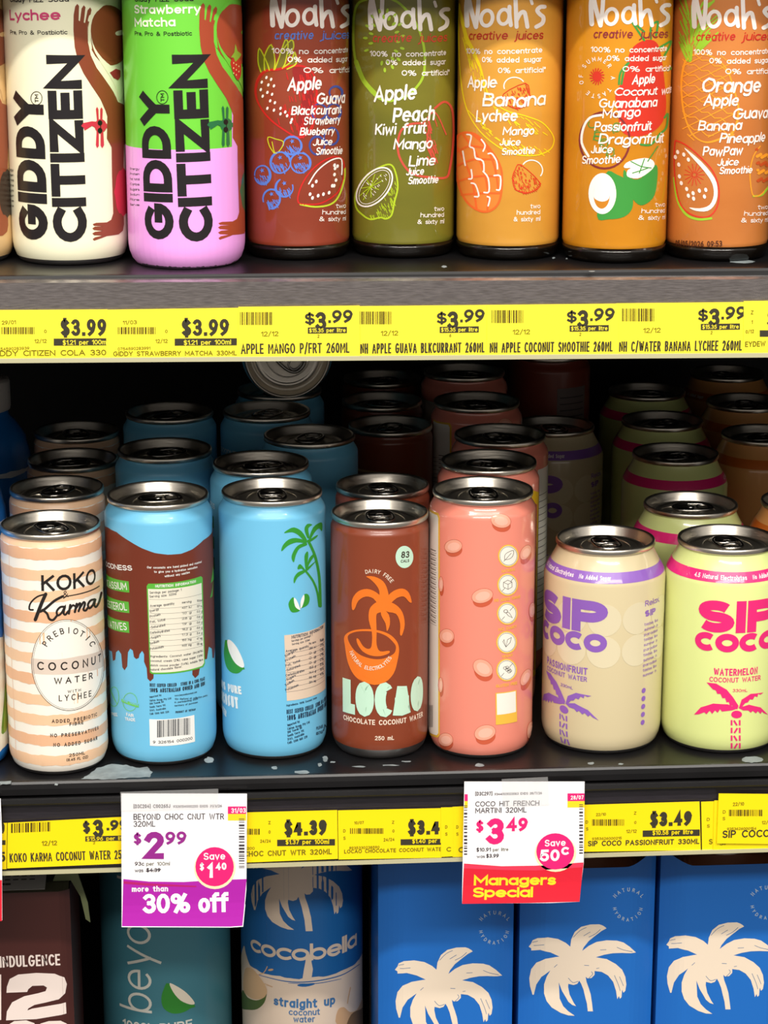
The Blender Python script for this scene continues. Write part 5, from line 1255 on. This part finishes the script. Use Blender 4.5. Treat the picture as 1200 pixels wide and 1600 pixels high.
def a4(P):
    RD = ink(212, 52, 34, .4); GN = ink(62, 150, 62, .4); MR = ink(130, 44, 44, .4)
    P.z(3.81, 870, 0)
    P.shape(RD, [(400, 460), (440, 300), (520, 240), (590, 250), (620, 330), (640, 480), (650, 640), (620, 740), (540, 800), (440, 810), (380, 770), (360, 640), (350, 560)], 1, 4)
    for s_ in ([(520, 240), (480, 180), (450, 130), (520, 190)], [(560, 230), (560, 160), (600, 130), (590, 210)], [(600, 290), (650, 260), (680, 250), (640, 330)], [(385, 500), (400, 420), (430, 370), (380, 430), (370, 500)], [(640, 700), (660, 680), (650, 760), (610, 800), (560, 860), (500, 860)], [(660, 420), (700, 400), (690, 480)]): P.stroke(GN, s_, 12, 2, 4)
    for i in range(16):
        a_ = i * PI / 8; P.stroke(RD, [(240 + 22 * math.cos(a_), 455 + 26 * math.sin(a_)), (240 + 42 * math.cos(a_ + .2), 455 + 48 * math.sin(a_ + .2))], 7, 2, 0)
    P.ell(RD, 240, 455, 26, 30, 2)
    P.arc(WP, 'SUMMER A TASTE OF', 240, 462, 82, 98, -62, 285, 26, .15, 3)
    P.ring(MR, 285, 835, 148, 168, 12, 2, 0, 0, 360)
    P.stroke(WP, [(265, 685), (200, 700), (160, 760), (150, 850), (190, 930)], 14, 3, 4)
    for i in range(14): P.ring(GN, 210 + (i * 37) % 150, 740 + (i * 53) % 200, 22, 20, 5, 2, 0, i * 40, i * 40 + 230)
    P.shape(GN, [(290, 1035), (360, 1040), (420, 1080), (450, 1160), (448, 1240), (400, 1290), (310, 1305), (240, 1285)], 2, 4)
    P.ell(WP, 272, 1152, 82, 122, 3, 0, 36); P.ell(ink(205, 130, 30, .4), 268, 1160, 48, 82, 4, 0); P.shape(WP, [(222, 1140), (240, 1090), (280, 1078), (312, 1110), (312, 1180), (270, 1200), (225, 1180)], 5, 3)
    P.shape(GN, [(400, 1010), (440, 1060), (500, 1060), (590, 980), (595, 1090), (570, 1180), (500, 1222), (440, 1170), (400, 1090)], 2, 4)
    P.shape(WP, [(400, 985), (430, 960), (520, 940), (570, 955), (578, 990), (540, 1030), (480, 1062), (420, 1050), (420, 1015), (440, 1000), (405, 1000)], 3, 3)
    for s_ in ([(440, 960), (500, 990), (560, 1000)], [(520, 945), (490, 1030)], [(450, 1030), (540, 1000)], [(600, 870), (560, 930), (540, 960)]): P.stroke(GN, s_, 6, 4, 3)
    hw(P, [('Apple', 445, 502, 580, 497, 50), ('Coconut water', 340, 568, 680, 550, 42), ('Guanabana', 248, 640, 592, 634, 50), ('Mango', 270, 702, 495, 695, 50), ('Passionfruit', 222, 780, 560, 774, 48), ('Dragonfruit', 247, 858, 632, 848, 54), ('Juice', 202, 915, 332, 910, 42), ('Smoothie', 150, 975, 378, 970, 42)])
def a5(P):
    OR = ink(250, 160, 44, .4); GN = ink(156, 204, 50, .4); RD = ink(220, 55, 40, .4)
    P.z(3.81, 1030, 0)
    r = random.Random(5)
    for i in range(64):
        x = r.uniform(120, 350); y = r.uniform(-20, 290) if x < 230 else r.uniform(-20, 230)
        P.stroke(GN, [(190 + (x - 190) * .35, y + 90), (x, y)], 8, 2, 0, taper=False)
    out = [(165, 350), (240, 320), (330, 345), (400, 410), (440, 520), (470, 650), (440, 780), (350, 830), (270, 845), (200, 800), (155, 700), (135, 580), (135, 450)]
    P.stroke(OR, out, 9, 2, 4, True); P.stroke(OR, [(x + 5, y + 4) for x, y in out], 5, 2, 4, True)
    for k in range(-2, 8):
        y = 360 + k * 62
        P.stroke(OR, [(x, y + (x - 140) * .45 + (10 if i % 2 else -8)) for i, x in enumerate(range(140 + max(0, (k > 5) * 30), 460, 38)) if 330 < y + (x - 140) * .45 < 830], 6, 2, 0) if sum(330 < y + (x - 140) * .45 < 830 for x in range(140, 460, 38)) > 1 else None
        q = [(x, y + 160 - (x - 140) * .5) for x in range(140, 460, 38) if 330 < y + 160 - (x - 140) * .5 < 830]
        if len(q) > 1: P.stroke(OR, q, 6, 2, 0)
    P.stroke(RD, [(95, 850), (90, 960), (100, 1100), (130, 1220), (200, 1280), (290, 1290), (345, 1230), (355, 1120), (320, 1020), (250, 940), (170, 870), (110, 840)], 8, 2, 4, True)
    P.stroke(GN, [(90, 1060), (110, 1190), (160, 1275), (230, 1305), (310, 1300)], 14, 2, 4)
    P.shape(WP, [(150, 878), (250, 960), (330, 1060), (348, 1140), (335, 1210), (290, 1255), (220, 1255), (180, 1235), (240, 1240), (300, 1220), (325, 1160), (315, 1090), (270, 1020), (200, 940)], 3, 3)
    for x, y in ((112, 905), (148, 920), (175, 950), (98, 935), (118, 980), (122, 1050), (133, 1090), (165, 1125), (175, 1165), (203, 1150), (206, 1182), (240, 1135), (278, 1130), (270, 1170)): P.ell(WP, x, y, 9, 13, 3, -15)
    for i in range(14): P.stroke(RD, [(210 + 12 * math.cos(i * .45), 1040 + 12 * math.sin(i * .45)), (210 + 60 * math.cos(i * .45), 1040 + 66 * math.sin(i * .45))], 4, 2, 0)
    P.stroke(OR, [(600, 870), (560, 930), (540, 1020), (545, 1110), (560, 1165), (600, 1160), (640, 1120)], 7, 2, 4); P.stroke(GN, [(560, 1168), (610, 1160), (650, 1110)], 11, 2, 4)
    for i in range(40): P.ell(OR if i % 2 else ink(200, 80, 30, .4), 580 + (i * 29) % 75, 890 + (i * 47) % 190, 9, 9, 3)
    P.text(ink(70, 30, 15, .4), '05/05/2026 09:53', 100, 1462, 375, 1466, 34, .13, 3)
    hw(P, [('Orange', 250, 548, 598, 545, 76), ('Apple', 262, 632, 470, 628, 60), ('Guava', 432, 712, 640, 702, 60), ('Banana', 232, 778, 488, 774, 52), ('Pineapple', 357, 850, 625, 844, 50), ('PawPaw', 258, 928, 493, 924, 50), ('Juice', 344, 988, 470, 984, 38), ('Smoothie', 355, 1036, 550, 1030, 38)])
noah(37.6, 1161.0, juice_mat('juice guava red', (160, 70, 46), (140, 58, 38)), -304, -.5, (92, 128, 215), a1, 'dark red juice bottle with strawberry and blueberry drawings')
noah(90.9, 1164.0, juice_mat('juice kiwi green', (132, 126, 40), (112, 110, 34)), -150.5, 4, (214, 68, 50), a2, 'olive green juice bottle with kiwi and lime drawings')
noah(143.2, 1154.5, juice_mat('juice mango yellow', (232, 168, 66), (214, 150, 54)), 0, 0, (190, 45, 30), a3, 'golden yellow juice bottle with a banana drawing')
noah(195.2, 1141.5, juice_mat('juice passionfruit amber', (226, 150, 30), (206, 132, 22)), 194.5, -2.5, (140, 40, 50), a4, 'amber juice bottle with dragonfruit and cut coconut drawings')
noah(247.9, 1144.0, juice_mat('juice papaya orange', (216, 134, 66), (200, 118, 54)), 355, 1.5, (200, 40, 30), a5, 'orange juice bottle with a pineapple drawing, rightmost on the top shelf')

# ================================================================== cartons and cans on the lowest shelf
Z3 = -283
BLUE = mat('carton blue', (28, 108, 196), .4, coat=.15); BRW = mat('carton brown', (72, 34, 30), .38, coat=.2); DKB = mat('carton top brown', (128, 74, 46), .5)
PALM = [(455, 555), (462, 500), (490, 440), (540, 400), (610, 382), (680, 380), (705, 388), (725, 400), (738, 412), (700, 432), (650, 470), (600, 510), (560, 560), (548, 588), (600, 548), (660, 518), (740, 505), (820, 508), (870, 522), (920, 556), (968, 600), (930, 606), (860, 604), (790, 606), (720, 618), (655, 638), (740, 652), (810, 690), (860, 735), (885, 790), (893, 850), (885, 900), (870, 915), (860, 890), (855, 950), (842, 962), (835, 940), (822, 965), (812, 900), (790, 830), (750, 780), (700, 752), (645, 745), (645, 775), (620, 800), (590, 803), (575, 790),
        (582, 830), (600, 880), (615, 930), (625, 1000), (632, 1060), (592, 1060), (585, 1000), (572, 950), (558, 890), (540, 845), (525, 820), (510, 845), (480, 855), (440, 845), (438, 870), (450, 930), (480, 990), (500, 1020), (470, 1010), (440, 985), (420, 950), (390, 900), (375, 860), (365, 835), (368, 880), (372, 960), (400, 1020), (440, 1060), (490, 1095), (440, 1092), (380, 1072), (310, 1030), (270, 980), (250, 920), (250, 850), (270, 790), (300, 740), (230, 790), (190, 850), (170, 930), (160, 930), (140, 860), (135, 800), (150, 730), (190, 680), (260, 650), (340, 636), (370, 632), (300, 600), (220, 580), (150, 585), (150, 568), (130, 555), (150, 530), (160, 505), (200, 488), (280, 482), (360, 495), (420, 525)]
def art_palm(P, m, sc, ox, oy, layer=2):
    P.z(sc, ox, oy); P.shape(m, PALM, layer)
    cut = ink(90, 120, 160, .45)
    for s_ in ([(480, 480), (530, 430), (580, 405)], [(560, 470), (610, 440)], [(600, 480), (650, 455), (690, 420)], [(820, 560), (870, 580), (940, 594)], [(690, 580), (735, 578)], [(800, 780), (830, 850), (845, 900)], [(840, 790), (870, 860)], [(330, 715), (352, 695)], [(160, 520), (200, 512)], [(170, 545), (250, 540)], [(660, 725), (680, 722)], [(565, 700), (600, 702)], [(440, 800), (475, 835), (515, 825)], [(600, 800), (630, 770), (620, 750)]):
        P.stroke(cut, s_, 4, layer + 1, 3)
def carton(name, xc, yf, wd, top, label, paint, topm, art, dep, group=None, ear=9, cap=True, sticker=None, cat='drink carton'):
    H = top - Z3; hw_ = wd / 2; D = wd
    S = Sheet(xc, yf, Z3, dep, 2.5)
    root = empty(name, (xc, yf + D / 2, Z3), 0, label, cat, group)
    n = 28; V, Fc, Mi = [], [], []
    fr = [(-hw_ + wd * i / n) for i in range(n + 1)]
    def topz(u): return H + ear * max(0, (abs(u) / hw_ - .55) / .45) ** 1.3
    rings = []
    for lev in range(0, 9):
        row = []
        for u in fr:
            z = (0 if lev == 0 else topz(u) * lev / 8); V.append((u * MM, (dep(u, 0) - D / 2) * MM, z * MM)); row.append(len(V) - 1)
        for u in reversed(fr):
            z = 0 if lev == 0 else (H + 1.5) * lev / 8; V.append((u * MM, (D / 2 - dep(u, 0)) * MM, z * MM)); row.append(len(V) - 1)
        rings.append(row)
    for a_, b_ in zip(rings, rings[1:]):
        for i in range(len(a_)): j = (i + 1) % len(a_); Fc.append([a_[i], a_[j], b_[j], b_[i]]); Mi.append(0)
    Fc.append(rings[0][::-1]); Mi.append(0)
    mats = [paint]
    P = Print(S); art(P); k0 = len(V); P.emit(V, Fc, Mi, mats)
    for i in range(k0, len(V)): V[i] = (V[i][0], V[i][1] - D / 2 * MM, V[i][2])
    link('carton_body', V, Fc, Mi, mats, root, smooth=False)
    # folded top sloping up from the front edge
    V, Fc = [], []
    for u in fr: V.append((u * .985 * MM, (dep(u, 0) - D / 2 + .4) * MM, (topz(u) - .6) * MM))
    for u in fr: V.append((u * .985 * MM, (-D / 2 + 10) * MM, (H + 1.4) * MM))
    for u in fr: V.append((u * .985 * MM, (D / 2 - 1) * MM, (H + 1.6) * MM))
    m_ = n + 1
    for k in range(2):
        for i in range(n): Fc.append([k * m_ + i, k * m_ + i + 1, (k + 1) * m_ + i + 1, (k + 1) * m_ + i])
    link('folded_top', V, Fc, None, [topm], root, smooth=False)
    if cap:
        V, Fc, Mi = lathe([(13, 0), (14.5, .6), (15, 2), (15, 9), (14, 10.5), (0, 10.8)], 48)
        c = link('cap', V, Fc, Mi, [CAPW], root); c.location = (0, (-D / 2 + 24) * MM, (H + 1.2) * MM)
    if sticker: sticker(root, H, D)
    return root
def dep_prisma(u, v): return max(0, abs(u) - 24) ** 1.5 * .12
def art_blue_carton(sx, sy):
    def art(P):
        W = ink(240, 222, 200, .45); T = ink(190, 205, 215, .45)
        art_palm(P, W, 5, 800 + sx, 1368.0 + sy)
        P.z(5, 800 + sx, 1330 + sy)
        P.arc(T, 'NATURAL', 910, 425, 118, 112, -62, 62, 30, .15, 3); P.arc(T, 'HYDRATION', 905, 430, 118, 118, 270, 92, 28, .15, 3, inside=True)
    return art
BC = 'blue coconut water cartons with a cream palm'
YC = 1207
def upos(px_, py_, y): q = Sheet(0, y, 0).uv(px_, py_); return q[0]
xa = (upos(590, 1500, YC) + upos(806, 1500, YC)) / 2; xb = (upos(811, 1500, YC) + upos(1026, 1500, YC)) / 2; xc_ = (upos(1027, 1500, YC) + upos(1243, 1500, YC)) / 2
WD = upos(1026, 1500, YC) - upos(812, 1500, YC) - 1.6
topB = Sheet(0, YC, 0).uv(900, 1357)[1]
carton('drink_carton', xb, YC, WD, topB, 'blue carton with cream palm, middle of the three, beside the red card', BLUE, DKB, art_blue_carton(0, 0), dep_prisma, BC)
carton('drink_carton', xa, YC, WD, topB + 8, 'blue carton with cream palm, leftmost of the three, below the red promotion card', BLUE, mat('carton top blue', (24, 90, 165), .45), art_blue_carton(-209, 36.0), dep_prisma, BC, ear=2, cap=False)
carton('drink_carton', xc_, YC, WD, Sheet(0, YC, 0).uv(1110, 1352)[1], 'blue carton with cream palm, rightmost, cut by the right edge of the photo', BLUE, DKB, art_blue_carton(215, -3), dep_prisma, BC)
def a(P):
    W = ink(238, 222, 214, .45); P.z(3.158, 0, 1330)
    P.text(W, 'INDULGENCE', 0, 574, 298, 562, 56, .13, sp=.08)
    P.shape(W, [(34, 668), (48, 630), (90, 608), (180, 600), (270, 604), (318, 622), (330, 655), (322, 700), (290, 730), (230, 745), (170, 758), (140, 775), (135, 785), (160, 776), (325, 745), (328, 800), (180, 828), (30, 834), (34, 790), (60, 745), (120, 715), (190, 700), (225, 690), (232, 672), (215, 662), (160, 664), (140, 680), (134, 694), (32, 698)], 2)
    P.shape(W, [(-90, 610), (6, 608), (6, 832), (-90, 834)], 2)
    P.shape(W, [(32, 905), (34, 860), (70, 838), (130, 834), (170, 848), (178, 870), (200, 850), (240, 838), (300, 836), (330, 850), (334, 900), (334, 1000), (32, 1000)], 2)
def stick(root, H, D):
    V, Fc = box(-24, 26, -.5, 22, 0, .3); o = link('white_sticker', V, Fc, None, [mat('sticker grey white', (200, 196, 190), .5)], root, smooth=False)
    o.location = (0, (-D / 2 + 3) * MM, (H + .5) * MM); o.rotation_euler = (math.radians(12), 0, 0)
    P = Print(Sheet(0, 0, 0)); V, Fc, Mi = [], [], []; mats = []
    V, Fc = [], []
    for i, z in enumerate((4, 8.5, 12, 15, 18)): 
        for k in range(9 if i else 4):
            x = (-20 + k * 4.6) if i else (-6 + k * 3.2); b = len(V)
            V += [(x * MM, z * MM, .36 * MM), ((x + 3) * MM, z * MM, .36 * MM), ((x + 3) * MM, (z + (1.0 if i else 1.8)) * MM, .36 * MM), (x * MM, (z + (1.0 if i else 1.8)) * MM, .36 * MM)]; Fc.append([b, b + 1, b + 2, b + 3])
    link('sticker_print', V, Fc, None, [ink(60, 55, 52)], o, smooth=False)
    # upright fold of the carton ear at the right
    V, Fc = [], []
    pts = [(0, 0), (3, 8), (8, 12), (14, 4), (19, -14), (20, -26), (17.5, -24), (15, -10), (10, 0)]
    for dy in (0, 1.6):
        for x, z in pts: V.append((x * MM, dy * MM, z * MM))
    nn = len(pts); Fc = [list(range(nn - 1, -1, -1)), list(range(nn, 2 * nn))] + [[i, (i + 1) % nn, nn + (i + 1) % nn, nn + i] for i in range(nn)]
    o = link('folded_ear', V, Fc, None, [mat('carton olive', (112, 120, 82), .5)], root, smooth=False)
    o.location = (.030, (-D / 2 + 10) * MM, (H + 2) * MM)
x0_, x1_ = upos(-110, 1500, 1196), upos(112, 1500, 1196)
carton('drink_carton', (x0_ + x1_) / 2, 1196, x1_ - x0_, Sheet(0, 1196, 0).uv(60, 1394)[1], 'dark brown carton reading INDULGENCE under the left end of the rail', BRW, mat('carton top olive', (86, 84, 66), .5), a, lambda u, v: max(0, abs(u) - 33) ** 1.5 * .2, None, ear=0, cap=False, sticker=stick)

def tall(name, x, y, R, H, paint, label, art, group=None, lid=True):
    nr = R - 4.5
    prof = [(R - 6, 0), (R - 4, .8), (R - 1.8, 3.4), (R - .4, 7.5), (R, 12), (R, H - 14), (R - .8, H - 11), (R - 3.2, H - 6), (nr, H - 3.5)]
    S = Cyl(x, y, Z3, R, prof); root = empty(name, (x, y, Z3), 0, label, 'drink can', group)
    V, Fc, Mi = lathe([(0, 5)] + prof, 96, mi=0); mats = [paint]
    P = Print(S); art(P); P.emit(V, Fc, Mi, mats); link('body', V, Fc, Mi, mats, root)
    pr = [(nr, H - 3.6), (nr + 1.2, H - 3), (nr + 1.2, H - .6), (nr + .6, H), (nr, H - .3), (nr - 2, H - 5.5), (nr - 3, H - 6), (nr - 4, H - 5), (0, H - 5)]
    V, Fc, Mi = lathe(pr, 72); l = link('lid', V, Fc, Mi, [ALU], root)
    V, Fc = tube([(8 * math.cos(t * PI / 12), -2 + 11 * math.sin(t * PI / 12), H - 3.4) for t in range(24)], 1.1, True, 8); link('pull_tab', V, Fc, None, [ALU_TAB], l)
    return root
def solve_c(pl, pr_, py_, y):
    c = Sheet(0, y, 0); return (c.uv(pl, py_)[0] + c.uv(pr_, py_)[0]) / 2, (c.uv(pr_, py_)[0] - c.uv(pl, py_)[0]) / 2
TEAL = mat('can teal blue', (62, 118, 132), .4, coat=.1)
def a(P):
    W = ink(205, 205, 195, .42); GR = ink(48, 130, 45, .42); CR = ink(225, 215, 195, .42)
    P.z(3.158, 0, 1330)
    P.text(W, 'beyond', 750, 800, 742, 150, 160 * .95, .07, 3, sp=.1, seg=22)
    P.shape(GR, [(838, 652), (808, 680), (796, 730), (808, 775), (850, 800), (900, 796), (940, 775), (958, 755)], 2, 3)
    P.shape(CR, [(836, 652), (862, 660), (910, 690), (945, 725), (960, 752), (935, 755), (890, 735), (855, 695)], 3, 3)
    P.text(W, '100% PURE', 608, 868, 950, 870, 44, .16)
x_, r_ = solve_c(159, 361, 1520, 1285)
tall('drink_can', x_, 1292, r_, 203, TEAL, 'large teal can behind and below the purple promotion card', a)
def a(P):
    BL_ = ink(28, 96, 160, .4); PK = ink(216, 196, 176, .42); TX = ink(60, 110, 160, .42); SH = ink(200, 160, 120, .42); GN = ink(80, 100, 50, .42); NT = ink(120, 92, 60, .42)
    P.z(5.217, 370, 1330)
    v = P.uv((500, 1035))[1]; P.band(BL_, v, 192, 1, .35, 80)
    P.stroke(BL_, [(150, 1000), (400, 1060), (620, 1060), (850, 1010), (1000, 920)], 9, 2, 5, taper=True); P.stroke(BL_, [(420, 1075), (640, 1078), (850, 1040)], 6, 2, 4, taper=True); P.stroke(BL_, [(500, 1092), (560, 1092), (630, 1080)], 24, 2, 3, taper=True)
    q = lambda pts: [(-30 + x * 1.0, y) for x, y in pts]
    # the same cream palm, larger
    P.z(5.217, 370, 1330); PP = [(x * .985 - 15, y * .98 - 433) for x, y in PALM]
    P.shape(PK, [(x if y < 300 or x < 480 else x, y) for x, y in PP if True][:], 2)
    P.shape(PK, [(500, 360), (545, 350), (580, 440), (605, 540), (618, 650), (562, 652), (552, 560), (530, 460)], 2)
    P.text(PK, 'cocobella', 116, 800, 975, 762, 132, .165, 4, sp=.02, seg=20)
    
    P.shape(PK, [(562, 842), (620, 842), (608, 900), (620, 960), (608, 1040), (535, 1044), (548, 960), (560, 900)], 3)
    P.shape(PK, [(60, 770), (75, 830), (110, 930), (160, 990), (230, 1060), (250, 1130), (240, 1200), (200, 1300), (60, 1300), (20, 1100), (30, 900)], 3, 3)
    P.shape(GN, [(50, 1130), (90, 1190), (160, 1215), (225, 1190), (246, 1160), (225, 1235), (170, 1285), (100, 1292), (40, 1270)], 4, 3)
    P.shape(ink(205, 170, 130, .42), [(70, 960), (130, 960), (200, 1040), (246, 1120), (235, 1185), (160, 1208), (95, 1180), (55, 1120)], 4, 3)
    P.shape(SH, [(820, 1300), (870, 1270), (920, 1310), (980, 1290), (1030, 1200), (1030, 1420), (820, 1420)], 3, 3); P.shape(NT, [(930, 1330), (1000, 1290), (1040, 1280), (1040, 1430), (900, 1430)], 4, 3)
    for s_ in ([(900, 1240), (910, 1180), (925, 1110)], [(160, 1010), (220, 990), (250, 940)], [(230, 1080), (290, 1105)]): P.stroke(SH, s_, 7, 3, 3)
    P.ell(SH, 278, 966, 22, 9, 3, -8)
    P.text(TX, 'straight up', 302, 1250, 800, 1243, 74, .2, 4); P.text(TX, 'coconut', 424, 1332, 676, 1330, 52, .13, 4); P.text(TX, 'water', 462, 1392, 636, 1390, 52, .13, 4)
x_, r_ = solve_c(377, 567, 1480, 1275)
cb = tall('drink_can', x_, 1281, r_, 208, mat('can pinkish cream', (216, 196, 176), .42, coat=.1), 'large blue and cream can with a cream palm, under the lower rail', a)
x2_, _ = solve_c(572, 750, 1480, 1355)
dup(cb, x2_ + 2, 1358, .9, 'blue and cream can squeezed behind the leftmost blue carton')
